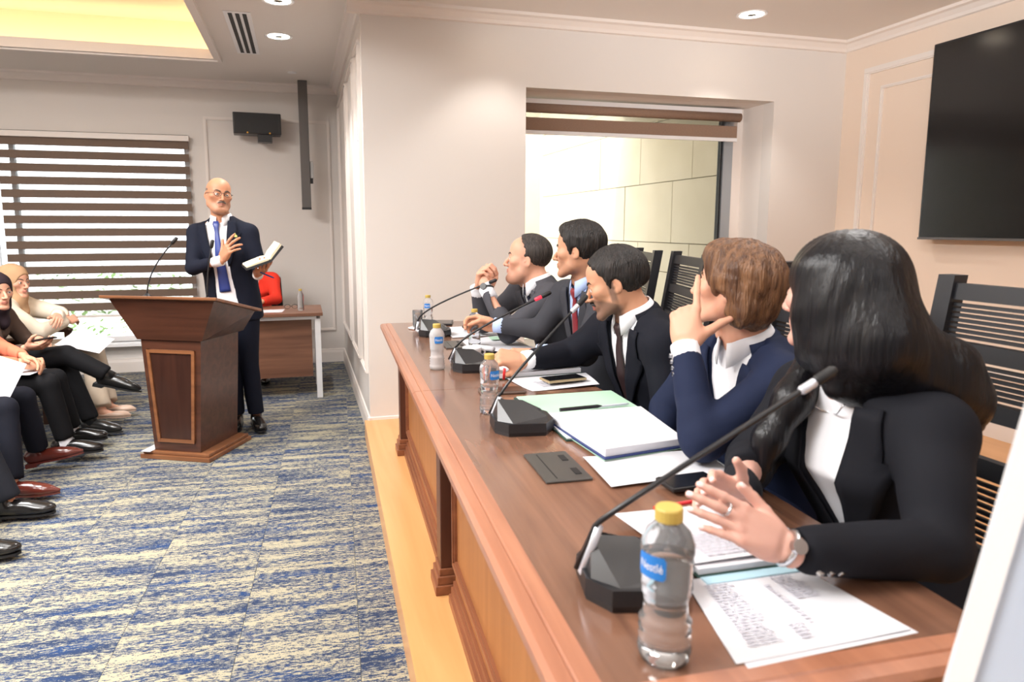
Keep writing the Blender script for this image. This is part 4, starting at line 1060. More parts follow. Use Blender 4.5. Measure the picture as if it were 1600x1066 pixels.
# ------------------------------------------------------------------ hands
FING = {'i': (0.028, 0.093, (0.044, 0.026, 0.021)), 'm': (0.0085, 0.096, (0.047, 0.029, 0.022)), 'r': (-0.011, 0.092, (0.043, 0.027, 0.021)), 'p': (-0.029, 0.083, (0.034, 0.020, 0.018))}
def hand_mesh(o, h=0.0028, fore=0.010):
    """x thumb side, y to the fingertips, z back of the hand."""
    P = [cone((0.010, -fore, 0), (0.011, -0.004, 0), 0.023, 0.0185, 0.01), cone((-0.010, -fore, 0), (-0.011, -0.004, 0), 0.023, 0.0175, 0.015),
         ell((0.0, 0.048, -0.003), (0.036, 0.050, 0.0135), 0.014), ell((0.024, 0.035, -0.012), (0.017, 0.032, 0.015), 0.014), ell((-0.026, 0.040, -0.008), (0.013, 0.036, 0.013), 0.012)]
    tips = []
    for f, (x, y, ls) in FING.items():
        cu = o.get(f, (0.25, 0.3, 0.2)); sp = o.get('spread', 0.06) * {'i': 1.2, 'm': 0.25, 'r': -0.7, 'p': -1.8}[f] + o.get(f + 's', 0.0)
        p = A(x, y, 0.002); P.append(cone((x * 0.5, 0.03, 0.0), tuple(p), 0.012, 0.0105, 0.012)); ang = 0
        rr = {'i': 0.0092, 'm': 0.0095, 'r': 0.0090, 'p': 0.0080}[f]; r0 = rr
        for k, l in enumerate(ls):
            ang += cu[k]; d = A(math.sin(sp) * math.cos(ang), math.cos(sp) * math.cos(ang), -math.sin(ang))
            q = p + d * l; r1 = r0 * (0.93 if k < 2 else 0.82)
            P.append(cone(tuple(p), tuple(q), r0, r1, 0.003 if k else 0.006)); p, r0 = q, r1
        tips.append((p, nrm(A(0, math.sin(ang), math.cos(ang)))))
    th = o.get('thumb', [(0.026, 0.022, -0.010), (0.047, 0.052, -0.020), (0.058, 0.082, -0.024), (0.060, 0.106, -0.024)])
    for a, b, ra, rb in zip(th[:-1], th[1:], (0.0145, 0.0118, 0.0105), (0.0118, 0.0105, 0.0085)): P.append(cone(a, b, ra, rb, 0.004 if ra < 0.014 else 0.012))
    tips.append((A(*th[-1]), nrm(A(0.5, 0, 0.9))))
    V, F = mesh_field(P, h)
    return V, F, tips
HCACHE = {}
def place_hand(o, wrist, direc, dorsal, side, s=1.0, nails=None, h=0.0028):
    V, F, tips = hand_mesh(o, h)
    y = nrm(direc); z = nrm(np.asarray(dorsal) - y * np.dot(dorsal, y)); x = np.cross(y, z) * (1 if side == 'L' else -1)
    T = np.zeros((len(V), 4))
    T[:, :3] = C(196, 120, 100)[:3]
    for p, n in tips:
        dd = np.linalg.norm(V - p, axis=1); T[:, 3] = np.maximum(T[:, 3], 0.18 * np.clip(1 - dd / 0.02, 0, 1))
    for kx in FING.values():
        dd = np.linalg.norm((V - A(kx[0], kx[1], 0.012)), axis=1); T[:, 3] = np.maximum(T[:, 3], 0.2 * np.clip(1 - dd / 0.014, 0, 1))
    if nails is not None:
        for p, n in tips:
            q = p + n * 0.006; dd = np.linalg.norm(V - q, axis=1); w = np.clip((0.0085 - dd) / 0.003, 0, 1)
            T[:, :3] = T[:, :3] * (1 - w[:, None]) + np.array(nails[:3]) * w[:, None]; T[:, 3] = np.maximum(T[:, 3], w * 0.9)
    M = np.stack([x, y, z], 1)
    W = V * s @ M.T + np.asarray(wrist)
    if side != 'L': F = F[:, ::-1]
    return W, F, T
RELAX = dict(i=(0.35, 0.45, 0.25), m=(0.45, 0.5, 0.3), r=(0.55, 0.55, 0.3), p=(0.6, 0.5, 0.3))
FLAT = dict(i=(0.08, 0.12, 0.08), m=(0.1, 0.12, 0.08), r=(0.12, 0.15, 0.1), p=(0.15, 0.15, 0.1))
FIST = dict(i=(1.25, 1.5, 0.9), m=(1.3, 1.55, 0.9), r=(1.35, 1.55, 0.9), p=(1.35, 1.5, 0.9), thumb=[(0.026, 0.022, -0.010), (0.040, 0.050, -0.030), (0.030, 0.075, -0.046), (0.008, 0.082, -0.048)])
GRIP = dict(i=(0.7, 0.9, 0.5), m=(0.75, 0.95, 0.5), r=(0.8, 0.95, 0.5), p=(0.85, 0.9, 0.5), thumb=[(0.026, 0.022, -0.012), (0.040, 0.050, -0.038), (0.034, 0.078, -0.058), (0.024, 0.098, -0.062)])
# ------------------------------------------------------------------ people
SKIN = {'tan': C(186, 132, 102), 'mid': C(206, 152, 122), 'fair': C(218, 164, 138), 'pale': C(214, 166, 150), 'brown': C(150, 98, 70)}
def skin_mat(k): return mat('skin_' + k, SKIN[k], 0.48, spec=0.35, sss=0.12, tint=True, bump=(420, 0.06))
def cloth(name, col, rough=0.8, sheen=0.0, var=None): return mat(name, col, rough, bump=(700, 0.12), sheen=sheen, spec=0.18, var=var or (9, tuple(min(1, c * 1.25) for c in col[:3]) + (1,), 0.5))
def hair_mat(name, c1, c2, rough=0.5):
    return mat(name, c1, rough, bump=(230, 0.7), var=(90, c2, 0.9), stretch=(1.0, 1.0, 0.10), spec=0.45)
TORSO_M = [(-0.35, .180, .125, .140), (0.0, .178, .128, .135), (0.3, .170, .132, .115), (0.6, .186, .135, .120), (0.8, .182, .112, .118), (0.92, .140, .086, .100), (1.0, .088, .066, .078), (1.07, .062, .052, .062)]
TORSO_F = [(-0.35, .180, .120, .140), (0.0, .172, .115, .130), (0.3, .145, .105, .105), (0.55, .158, .125, .105), (0.68, .162, .140, .105), (0.82, .158, .100, .105), (0.92, .118, .072, .090), (1.0, .074, .056, .068), (1.07, .052, .044, .054)]

class Body:
    def __init__(s, J, o):
        s.J = {k: np.array(v, float) for k, v in J.items()}; J = s.J; s.o = o
        s.hip, s.neck = J['hip'], J['neck']; s.L = np.linalg.norm(s.neck - s.hip); s.u = (s.neck - s.hip) / s.L
        r = J['shR'] - J['shL']; r = r - s.u * (r @ s.u); s.r = nrm(r); s.f = np.cross(s.u, s.r)
        s.sec = np.array(TORSO_F if o.get('fem') else TORSO_M) * np.array([1, o.get('wide', 1.0), o.get('deep', 1.0), o.get('deep', 1.0)])
        s.hunch = o.get('hunch', 0.02)
        s.base = np.array([s.hip[0], s.hip[1], o.get('floor', 0.0)])
    def co(s, P):
        q = P - s.hip; t = (q @ s.u) / s.L; tc = np.clip(t, 0, 1)
        return q @ s.r, (q @ s.f) + s.hunch * 4 * tc * (1 - tc), t
    def pt(s, x, y, t):
        x, y, t = np.broadcast_arrays(x, y, t); tc = np.clip(t, 0, 1)
        return s.hip + x[..., None] * s.r + (y - s.hunch * 4 * tc * (1 - tc))[..., None] * s.f + (t * s.L)[..., None] * s.u
    def torso(s, ease=0.0, t0=-0.25, t1=1.05, k=0.02):
        ts, rx, rf, rb = s.sec.T
        def f(P):
            x, y, t = s.co(P)
            a = np.interp(t, ts, rx) + ease; b = np.where(y > 0, np.interp(t, ts, rf), np.interp(t, ts, rb)) + ease
            e = 2.35; n = ((np.abs(x) / a) ** e + (np.abs(y) / b) ** e) ** (1 / e)
            return np.maximum((n - 1) * np.minimum(a, b) * 0.95, np.maximum(t0 - t, t - t1) * s.L)
        c0, c1 = s.hip + s.u * s.L * t0, s.hip + s.u * s.L * t1
        return (f, np.minimum(c0, c1) - 0.24, np.maximum(c0, c1) + 0.24, k, 'u')
    def arms(s, up=0.062, el=0.050, wr=0.036, sh=0.066, k=0.03, short=0.028, cut=True, shrink=0.0):
        P = []; J = s.J; g = s.o.get('arm', 1.0)
        for sd in 'LR':
            a, b, c = J['sh' + sd], J['el' + sd], J['wr' + sd]; d = nrm(c - b)
            x0 = s.hip + s.u * s.L * 0.93 + s.r * (0.05 if sd == 'R' else -0.05)
            P += [cone(x0, a, (0.055 - shrink) * g, (sh - shrink) * g, 0.04), cone(a, b, (up - shrink) * g, (el - shrink) * g, k), cone(b, c - d * short, (el - shrink) * g, (wr - shrink) * g, 0.012)]
            if cut:
                lo, hi = c - 0.05, c + 0.05
                P.append(((lambda Pt, c=c, d=d: -((Pt - c) @ d + 0.006)), lo, hi, 0.004, 's'))
        return P
    def surf(s, prims, x, t, ymax=0.34):
        """Forward distance of the garment surface at torso coordinates (x, t)."""
        x, t = np.broadcast_arrays(np.asarray(x, float), np.asarray(t, float)); sh = x.shape; x = x.ravel(); t = t.ravel()
        ys = np.linspace(ymax, -0.02, 37); val = np.stack([field(prims, s.pt(x, np.full_like(x, y), t)) for y in ys], 1)
        neg = val < 0; i = np.where(neg.any(1), neg.argmax(1), 36); i = np.maximum(i, 1); rows = np.arange(len(x))
        va, vb = val[rows, i - 1], val[rows, i]; w = np.clip(va / (va - vb + 1e-9), 0, 1)
        return (ys[i - 1] + (ys[i] - ys[i - 1]) * w).reshape(sh)
    def strip(s, prims, X, T, off, th):
        """Shell laid on the garment over a grid of (x, t)."""
        Y = s.surf(prims, X, T); G = s.pt(X, Y, T)
        du = np.gradient(G, axis=0); dv = np.gradient(G, axis=1); N = np.cross(dv, du); N /= np.linalg.norm(N, axis=2, keepdims=True) + 1e-9
        N[(N @ s.f) < 0] *= -1
        off = np.broadcast_to(off, X.shape)
        return shell(G + N * off[..., None], N, th)

def person(label, J, o):
    b = Body(J, o); J = b.J; cat = 'person'
    hs = o.get('hs', 1.0); M = basis(o['look'], o.get('hup', (0, 0, 1)))
    if 'tilt' in o:
        M = M @ np.array(Euler((0, R(o['tilt']), 0)).to_matrix())
    cen = J['head']; toH = lambda P: ((np.asarray(P) - cen) @ M) / hs
    parts, tints = [], []
    hh = o.get('res', 0.0042)
    nb = toH(b.neck + b.u * 0.005); HP = head_prims(o, nb, toH(b.neck - b.u * 0.06))
    V, F = mesh_field(HP, hh); T = head_tint(V, o)
    parts.append((V * hs @ M.T + cen, F)); tints.append(T)
    hd = o.get('hand_scale', 0.93 if o.get('fem') else 1.0)
    for sd in 'LR':
        if 'hand' + sd in o:
            pose, direc, dors = o['hand' + sd]; d = nrm(J['wr' + sd] - J['el' + sd])
            W, F, T = place_hand(pose, J['wr' + sd] + nrm(direc) * 0.012, direc, dors, sd, hd, o.get('nails'), o.get('hres', 0.0034)); parts.append((W, F)); tints.append(T)
    # trunk and limbs beneath the clothes
    core = [b.torso(-0.022, -0.2, 1.02)] + b.arms(shrink=0.016, cut=False, short=0.0)
    if 'knL' in J:
        for sd, sg in (('L', -1), ('R', 1)):
            hj = b.hip + nrm(b.r * A(1, 1, 0)) * 0.085 * sg
            core += [cone(hj, J['kn' + sd], 0.068, 0.046, 0.03), cone(J['kn' + sd], J['an' + sd], 0.046, 0.031, 0.01)]
            if o.get('shoe') == 'pump': core += [cone(J['an' + sd] - A(0, 0, 0.02), J['an' + sd] + nrm(J['toe' + sd]) * 0.10 - A(0, 0, 0.045), 0.03, 0.022, 0.02)]
    V, F = mesh_field(core, 0.016); parts.append((V, F)); tints.append(np.zeros((len(V), 4)))
    V, F = joinvf(parts)
    root = mesh_obj('person', V - b.base, F, skin_mat(o['skin']), None, tuple(b.base), smooth=True, tint=np.concatenate(tints))
    tag(root, label, cat, o.get('group'))
    part = lambda name, V, F, m, p=None, smooth=True: mesh_obj(name, np.asarray(V) - b.base, F, m, p or root, smooth=smooth)
    def sub(name, V, F, m, p, smooth=True): return mesh_obj(name, np.asarray(V) - b.base, F, m, p, smooth=smooth)
    eyes(root, cen, M, hs, o.get('gaze', (0, 1, 0)))
    # brows
    if o.get('brow', True):
        for sd in (-1, 1):
            pts = [A(sd * x, head_y(HP, sd * x, z) + 0.0006, z) for x, z in ((0.013, 0.0195), (0.022, 0.0245), (0.032, 0.0275), (0.041, 0.0270), (0.050, 0.0215))]
            pts = [p * hs @ M.T + cen - b.base for p in pts]; g_ = o.get('brow_w', 0.75 if o.get('fem') else 1.0) * hs
            MB().tube(pts, [0.0026 * g_, 0.0040 * g_, 0.0040 * g_, 0.0032 * g_, 0.0012], 7).build('eyebrow', o.get('brow_mat') or o['hair_mat'], root, smooth=True)
    # hair
    st = o.get('hair')
    if st in ('short', 'slick', 'receding', 'bob'):
        V, F = mesh_field(hair_prims(st, o), 0.0045 if hh < 0.0045 else 0.006)
        V = groove(V, F, o.get('groove', 0.0010), o.get('gfreq', 26), 3)
        if o.get('messy'): V = V + vnormals(V, F) * (o['messy'] * wrinkle(V, 17, 30))[:, None]
        part('hair', V * hs @ M.T + cen, F, o['hair_mat'])
    if st == 'shaved':
        P = [ell((0, -0.016, 0.030), (0.0788, 0.0998, 0.080), 0.01), (lambda Pt: Pt[:, 2] - 0.045 - 0.0 * Pt[:, 1], None, None, 0.01, 'x')]
        P = [P[0], (lambda Pt: 0.045 - Pt[:, 2], None, None, 0.01, 's'), (lambda Pt: 0.012 - Pt[:, 1], None, None, 0.01, 's'), (lambda Pt: Pt[:, 2] + 0.05, None, None, 0.01, 's')]
        P += [ell((s * 0.085, -0.008, -0.006), (0.02, 0.024, 0.034), 0.005, 's') for s in (-1, 1)]
        V, F = mesh_field(P, 0.005); part('hair', V * hs @ M.T + cen, F, o['hair_mat'])
    if o.get('moustache'):
        P = []
        for s in (-1, 1): P += [cone((0, 0.1005, -0.0475), (s * 0.020, 0.094, -0.0525), 0.0052, 0.0042, 0.004), cone((s * 0.020, 0.094, -0.0525), (s * 0.029, 0.085, -0.060), 0.0042, 0.002, 0.004)]
        V, F = mesh_field(P, 0.0028); part('moustache', V * hs @ M.T + cen, F, o['moustache'])
    if 'hijab' in o:
        nbw = nb - A(0, 0.0, 0.02)
        P = [ell((0, -0.016, 0.036), (0.092, 0.116, 0.100), 0.02), cone((0, -0.012, -0.03), tuple(nbw), 0.088, 0.098, 0.04), ell((0, 0.02, -0.105), (0.062, 0.065, 0.045), 0.03),
             cone(tuple(nbw + A(0.03, 0.03, 0)), tuple(nbw + A(-0.02, 0.06, -0.06)), 0.06, 0.05, 0.04),
             ell((0, 0.105, -0.020), (0.060, 0.080, 0.080), 0.012, 's')]
        V, F = mesh_field(P, 0.006); N = vnormals(V, F)
        wr = np.sin((V[:, 2] * 60 + V[:, 1] * 38 + 8 * V[:, 0])) * 0.0022 * np.clip((-V[:, 2]) / 0.05, 0, 1) + np.sin(V[:, 2] * 46 - V[:, 1] * 60) * 0.0012
        part('head_scarf', (V + N * wr[:, None]) * hs @ M.T + cen, F, o['hijab'])
    # jacket / top
    top = [b.torso(0.0, o.get('hem', -0.25), 1.03)] + b.arms(*o.get('sleeve', ()))
    if 'extra' in o: top += o['extra']
    gap = o.get('gap'); body = [top[0]] + [p for i, p in enumerate(top[1:9]) if i in (0, 4)]
    cut = list(top)
    if gap:
        ts_, ws_ = zip(*gap)
        def wedge(P):
            x, y, t = b.co(P); return np.maximum(np.maximum(np.abs(x - o.get('gx', 0)) - np.interp(t, ts_, ws_), (ts_[0] - t) * b.L), 0.0 - y) * 0.8
        c0 = b.hip + b.u * b.L * ts_[0]; c1 = b.hip + b.u * b.L * 1.05
        cut.append((wedge, np.minimum(c0, c1) - 0.2, np.maximum(c0, c1) + 0.2, 0.004, 's'))
    V, F = mesh_field(cut, o.get('cres', 0.011)); V = smooth_mesh(V, F, 2, 0.45); N = vnormals(V, F)
    w = wrinkle(V, o.get('seed', 1)); amp = o.get('fold', 0.006)
    near = np.zeros(len(V))
    for sd in 'LR':
        near = np.maximum(near, np.exp(-(np.linalg.norm(V - J['el' + sd], axis=1) / 0.13) ** 2)); near = np.maximum(near, 0.7 * np.exp(-(np.linalg.norm(V - J['sh' + sd] + b.u * 0.09, axis=1) / 0.10) ** 2))
    V = V + N * (amp * (0.25 + near) * w)[:, None]
    jk = part(o.get('top_name', 'jacket'), V, F, o['top'])
    if gap:
        sh = [b.torso(-0.011, o.get('shirt_t0', ts_[0] - 0.1), 1.06)] + [p for i, p in enumerate(b.arms(shrink=0.022, cut=False)) if i in (0, 3)]
        V, F = mesh_field(sh, 0.012); V = smooth_mesh(V, F, 1, 0.4); N = vnormals(V, F); V = V + N * (0.002 * wrinkle(V, 9, 22))[:, None]
        st_ = part('shirt', V, F, o['shirt'])
        # lapels
        n = 18; s_ = np.linspace(0, 1, n); lt0, lt1 = o.get('lapel_t', (ts_[0], 0.985)); tt = lt0 + (lt1 - lt0) * s_
        wid = np.interp(s_, [0, 0.15, 0.55, 0.72, 0.74, 0.80, 1.0], [0.006, 0.030, 0.072, 0.088, 0.058, 0.062, 0.045]) * o.get('lapel', 1.0)
        for sd in (-1, 1):
            q = np.linspace(0, 1, 6)[None, :]; xin = np.interp(tt, ts_, ws_)[:, None] - 0.004; X = sd * (xin + wid[:, None] * q) + o.get('gx', 0); T_ = tt[:, None] + 0 * q
            T_ = T_ - 0.03 * q * np.interp(s_, [0, 0.5, 0.72, 0.74, 1], [0, 0.3, -0.3, 0.9, 0.2])[:, None]
            V, F = b.strip(body, X, T_, 0.0025 + 0.003 * q, 0.004); part('lapel', V, F, o.get('lapel_mat', o['top']), jk, smooth=False)
        # jacket collar round the back of the neck and shirt collar
        nr = o.get('neck_r', 0.056 if not o.get('fem') else 0.047)
        ax = nrm(b.u * 0.7 + nrm(cen - b.neck) * 0.3); fr = nrm(b.f - ax * (b.f @ ax)); rt = np.cross(fr, ax)
        def ring_(a0, a1, rows, n=26, m=None, name='collar', p=None, th=0.004):
            an = np.radians(np.linspace(a0, a1, n)); G = []
            for rad, hz, droop in rows:
                fn = np.exp(-(np.minimum(an - math.radians(a0), math.radians(a1) - an) / 0.45) ** 2)
                G.append(b.neck + (np.cos(an)[:, None] * fr * 1.02 + np.sin(an)[:, None] * rt) * (rad + 0.35 * droop * fn)[:, None] + ax * (hz - droop * fn)[:, None])
            G = np.stack(G); N = np.cross(np.gradient(G, axis=1), np.gradient(G, axis=0)); N /= np.linalg.norm(N, axis=2, keepdims=True) + 1e-9
            c = b.neck; out = G - c; N[(N * out).sum(2) < 0] *= -1
            V, F = shell(G, N, th); part(name, V, F, m, p, smooth=True)
        if o.get('collar', True):
            ring_(14, 346, [(nr + 0.004, 0.040, 0.012), (nr + 0.010, 0.026, 0.018), (nr + 0.018, 0.000, 0.034)], m=o['shirt'], p=st_)
        ring_(62, 298, [(nr + 0.014, 0.022, 0.0), (nr + 0.022, 0.010, 0.0), (nr + 0.034, -0.028, 0.01)], m=o.get('lapel_mat', o['top']), p=jk)
        if 'tie' in o:
            n = 22; tt = np.linspace(0.985, o.get('tie_t', ts_[0] - 0.02), n); kn = np.linspace(0, 1, n)
            hw = np.interp(kn, [0, 0.05, 0.11, 0.13, 0.5, 1], [0.016, 0.020, 0.013, 0.012, 0.026, 0.036]); off = np.interp(kn, [0, 0.05, 0.11, 0.14, 1], [0.012, 0.016, 0.010, 0.004, 0.003])
            q = np.linspace(-1, 1, 5)[None, :]; X = hw[:, None] * q + o.get('gx', 0); V, F = b.strip(sh, X, tt[:, None] + 0 * q, off[:, None] - 0.002 * q ** 2 + 0.002, 0.005); part('tie', V, F, o['tie'], smooth=True)
    # shirt cuffs
    if o.get('cuff'):
        for sd in o.get('cuffs', 'LR'):
            c = J['wr' + sd]; d = nrm(c - J['el' + sd]); mb = MB().tube([c - d * 0.05 - b.base, c + d * 0.016 - b.base], [0.0345, 0.0345], 16); mb.build('cuff', o['cuff'], root, smooth=True)
    # trousers and shoes
    if 'knL' in J and o.get('trousers'):
        P = [ell(b.hip - A(0, 0, 0.02), (0.165, 0.116, 0.12), 0.04, 'u', np.stack([b.r, b.f, b.u], 1))]; g = o.get('leg', 1.0)
        for sd, sg in (('L', -1), ('R', 1)):
            hj = b.hip + nrm(b.r * A(1, 1, 0)) * 0.088 * sg; d = nrm(J['an' + sd] - J['kn' + sd])
            P += [cone(hj, J['kn' + sd], 0.088 * g, 0.064 * g, 0.02), cone(J['kn' + sd], J['an' + sd] - d * 0.01, 0.062 * g, o.get('hemr', 0.054), 0.012)]
            a = J['an' + sd]; P.append(((lambda Pt, a=a, d=d: -((Pt - a) @ d + 0.012 - o.get('break', 0.0))), a - 0.09, a + 0.09, 0.004, 's'))
        V, F = mesh_field(P, o.get('tres', 0.014)); V = smooth_mesh(V, F, 1, 0.4); N = vnormals(V, F); V = V + N * (0.005 * wrinkle(V, 5, 13))[:, None]
        part('trousers', V, F, o['trousers'])
    if 'toeL' in J and o.get('shoe'):
        for sd in 'LR':
            if o['shoe'] == 'boot':
                d = nrm(J['kn' + sd] - J['an' + sd]); q = J['an' + sd] - b.base; MB().tube([q - d * 0.03, q + d * 0.03, q + d * 0.15], [0.036, 0.040, 0.050], 16).build('boot_shaft', o['shoe_mat'], root, smooth=True)
            shoe(root, b.base, J['an' + sd], J['toe' + sd], o['shoe'], o['shoe_mat'], o.get('sole'), J['kn' + sd])
    return root, b, M, cen, hs

SHOES = {}
def shoe(root, base, ankle, toe, kind, m, sole, knee):
    """Foot frame: y to the toe, origin on the ground under the ankle."""
    if kind not in SHOES:
        if kind == 'oxford': P = [ell((0, -0.035, 0.045), (0.034, 0.052, 0.045), 0.02), ell((0, 0.05, 0.038), (0.040, 0.085, 0.040), 0.03), ell((0, 0.135, 0.030), (0.043, 0.070, 0.030), 0.03), cone((0, -0.012, 0.06), (0, -0.018, 0.10), 0.034, 0.036, 0.02)]
        elif kind == 'pointed': P = [ell((0, -0.035, 0.045), (0.033, 0.050, 0.045), 0.02), ell((0, 0.05, 0.037), (0.038, 0.085, 0.038), 0.03), ell((0, 0.12, 0.028), (0.038, 0.07, 0.027), 0.03), cone((0, 0.15, 0.022), (0, 0.215, 0.020), 0.024, 0.010, 0.03), cone((0, -0.012, 0.06), (0, -0.018, 0.10), 0.033, 0.035, 0.02)]
        elif kind == 'boot': P = [ell((0, -0.03, 0.050), (0.033, 0.048, 0.050), 0.02), ell((0, 0.05, 0.042), (0.037, 0.085, 0.040), 0.03), ell((0, 0.125, 0.033), (0.036, 0.07, 0.026), 0.03), cone((0, 0.16, 0.028), (0, 0.205, 0.026), 0.022, 0.010, 0.03)]
        else: P = [ell((0, -0.035, 0.04), (0.031, 0.045, 0.036), 0.02), ell((0, 0.05, 0.022), (0.034, 0.085, 0.018), 0.03), ell((0, 0.115, 0.020), (0.035, 0.06, 0.020), 0.03), cone((0, 0.15, 0.014), (0, 0.19, 0.012), 0.02, 0.008, 0.03), ell((0, 0.02, 0.058), (0.026, 0.09, 0.034), 0.008, 's')]
        P.append((lambda Pt: Pt[:, 2] - 0.010, None, None, 0.003, 's'))
        V, F = mesh_field(P, 0.0055); V = smooth_mesh(V, F, 1, 0.3)
        out = [(x, y) for x, y in [(0.030, -0.082), (0.036, -0.03), (0.032, 0.03), (0.043, 0.10), (0.042, 0.15), (0.024, 0.192), (0, 0.203)]]
        if kind in ('pointed', 'boot', 'pump'): out = [(0.028, -0.078), (0.032, -0.03), (0.030, 0.03), (0.038, 0.10), (0.033, 0.15), (0.014, 0.20), (0, 0.222)]
        if kind == 'pump': out = [(0.028, -0.078), (0.030, -0.03), (0.026, 0.03), (0.035, 0.10), (0.029, 0.15), (0.010, 0.185), (0, 0.195)]
        poly = out + [(-x, y) for x, y in out[::-1][1:]]
        ms = MB().prism(poly, 0.0, 0.011, axis=2); ms.prism([(x, y) for x, y in [(0.028, -0.08), (0.03, -0.02), (-0.03, -0.02), (-0.028, -0.08)]], -0.014 if kind != 'pump' else -0.0, 0.002, axis=2)
        SHOES[kind] = (V, F, np.array(ms.v), ms.f)
    V, F, Vs, Fs = SHOES[kind]
    y = nrm(toe); up = nrm(A(0, 0, 1) - y * y[2]) if abs(y[2]) < 0.8 else A(0, 0, 1); x = np.cross(y, up); Mx = np.stack([x, y, up], 1)
    org = np.asarray(ankle) - up * 0.085 - base
    if kind == 'pump': org = np.asarray(ankle) - up * 0.07 - base
    s = mesh_obj('shoe', V @ Mx.T + org + up * 0.012, F, m, root, smooth=True)
    mesh_obj('sole', [tuple(v @ Mx.T + org + up * 0.012) for v in Vs], Fs, sole or M_blackm, s)

M_navy = cloth('navy_suiting', C(19, 23, 37)); M_midn = cloth('midnight_suiting', C(20, 22, 31)); M_char = cloth('charcoal_suiting', C(72, 72, 78)); M_grey = cloth('dark_grey_suiting', C(60, 61, 67))
M_blue = cloth('blue_suiting', C(28, 36, 60)); M_wblk = cloth('black_crepe', C(23, 24, 30)); M_shirt = cloth('white_cotton', C(238, 239, 244), 0.75, 0.0, (9, C(230, 232, 240), 0.4)); M_shblue = cloth('light_blue_cotton', C(172, 192, 232), 0.75, 0.0)
M_tier = mat('burgundy_silk', C(128, 26, 40), 0.45, sheen=0.3); M_tieb = mat('blue_silk', C(38, 58, 130), 0.4, sheen=0.3); M_tied = mat('dark_brown_silk', C(46, 30, 32), 0.5); M_tiek = mat('dark_navy_silk', C(26, 34, 56), 0.5)
H_blk = hair_mat('black_hair', C(20, 17, 16), C(44, 38, 36)); H_gry = hair_mat('greying_dark_hair', C(34, 29, 27), C(70, 62, 58)); H_brn = hair_mat('brown_hair', C(80, 52, 35), C(132, 94, 64), 0.42); H_long = mat('long_black_hair', C(9, 9, 12), 0.36, bump=(130, 0.25), var=(120, C(20, 19, 24), 0.8), stretch=(1.0, 1.0, 0.035), spec=0.32)
H_stub = mat('grey_stubble', C(120, 98, 84), 0.8, bump=(600, 0.3)); H_mou = mat('grey_moustache', C(120, 112, 106), 0.8, bump=(500, 0.5))
M_watch = mat('black_watch', C(24, 25, 28), 0.3); M_silver = mat('silver', C(210, 212, 216), 0.2, 1.0)
def bracelet(root, b, J, sd, m, name, face=None, rad=0.031, along=0.006, direc=None, dial=0.016):
    c = J['wr' + sd]; d = nrm(direc if direc is not None else c - J['el' + sd]); p = c + d * along - b.base
    a = nrm(np.cross(d, A(0, 0, 1) if abs(d[2]) < 0.9 else A(1, 0, 0))); e = np.cross(d, a)
    w = MB().tube([p + (a * math.cos(t) * 0.9 + e * math.sin(t)) * rad for t in [2 * math.pi * k / 20 for k in range(21)]], 0.005, 6, cap=False).build(name, m, root, smooth=True)
    if face is not None:
        n = nrm(np.asarray(face) - d * np.dot(face, d)); q = p + n * (rad + 0.002); MB().tube([q - n * 0.004, q + n * 0.006], dial, 18).build('dial', m, w)
# ------------------------------------------------------------------ the five at the table
FL = ZP
def seated(hip, kd, spread=0.12, fl=FL, an=None):
    """Knees and ankles for someone at the table facing kd."""
    hip = A(*hip); k = nrm(A(*kd, 0)); r = A(k[1], -k[0], 0); out = {}
    for sd, sg in (('L', -1), ('R', 1)):
        kn = hip + k * 0.42 + r * spread * sg; kn[2] = fl + 0.50; a = kn + k * 0.02; a[2] = fl + 0.095
        out['kn' + sd] = kn; out['an' + sd] = a; out['toe' + sd] = k
    return out
COMMON = dict(floor=FL, shoe='oxford', shoe_mat=mat('black_leather', C(24, 22, 22), 0.25, coat=0.3))
# far man, chin on clasped hands
hip = (1.24, 3.10, 0.68)
J = dict(hip=hip, neck=(1.10, 3.12, 1.125), head=(1.055, 3.15, 1.245), shL=(1.10, 2.945, 1.075), shR=(1.07, 3.30, 1.075), elL=(0.905, 2.97, 0.92), elR=(0.87, 3.29, 0.92), wrL=(0.845, 3.13, 1.100), wrR=(0.822, 3.222, 1.100), **seated(hip, (-1, 0.05)))
CL = dict(i=(0.75, 1.2, 0.5), m=(0.8, 1.2, 0.5), r=(0.85, 1.2, 0.5), p=(0.9, 1.1, 0.5), thumb=[(0.026, 0.022, -0.010), (0.045, 0.050, -0.022), (0.047, 0.078, -0.034), (0.035, 0.095, -0.045)])
r_, b_, M_, c_, s_ = person('far man in charcoal suit resting his chin on clasped hands', J, dict(COMMON, skin='fair', look=(-0.88, 0.46, 0.08), hs=0.97, hair='receding', vol=0.007, hair_mat=H_gry, beard=(C(96, 78, 70), 0.25), fat=0.006, top=M_char, shirt=M_shirt, tie=M_tiek, gap=[(0.42, 0.004), (0.7, 0.045), (1.0, 0.075)], trousers=M_char,
    handL=(CL, (0.0, 0.45, 0.9), (-0.5, -0.75, 0.3)), handR=(CL, (0.1, -0.45, 0.9), (-0.75, 0.55, 0.3)), cuff=M_shirt, seed=2, fold=0.009, wide=1.02, hunch=0.05, nose=1.0, group='panel members at the table'))
bracelet(r_, b_, b_.J, 'L', M_watch, 'wrist_watch', face=(-0.6, -0.7, 0.2), rad=0.033, along=0.012, direc=(0, 0.45, 0.9))
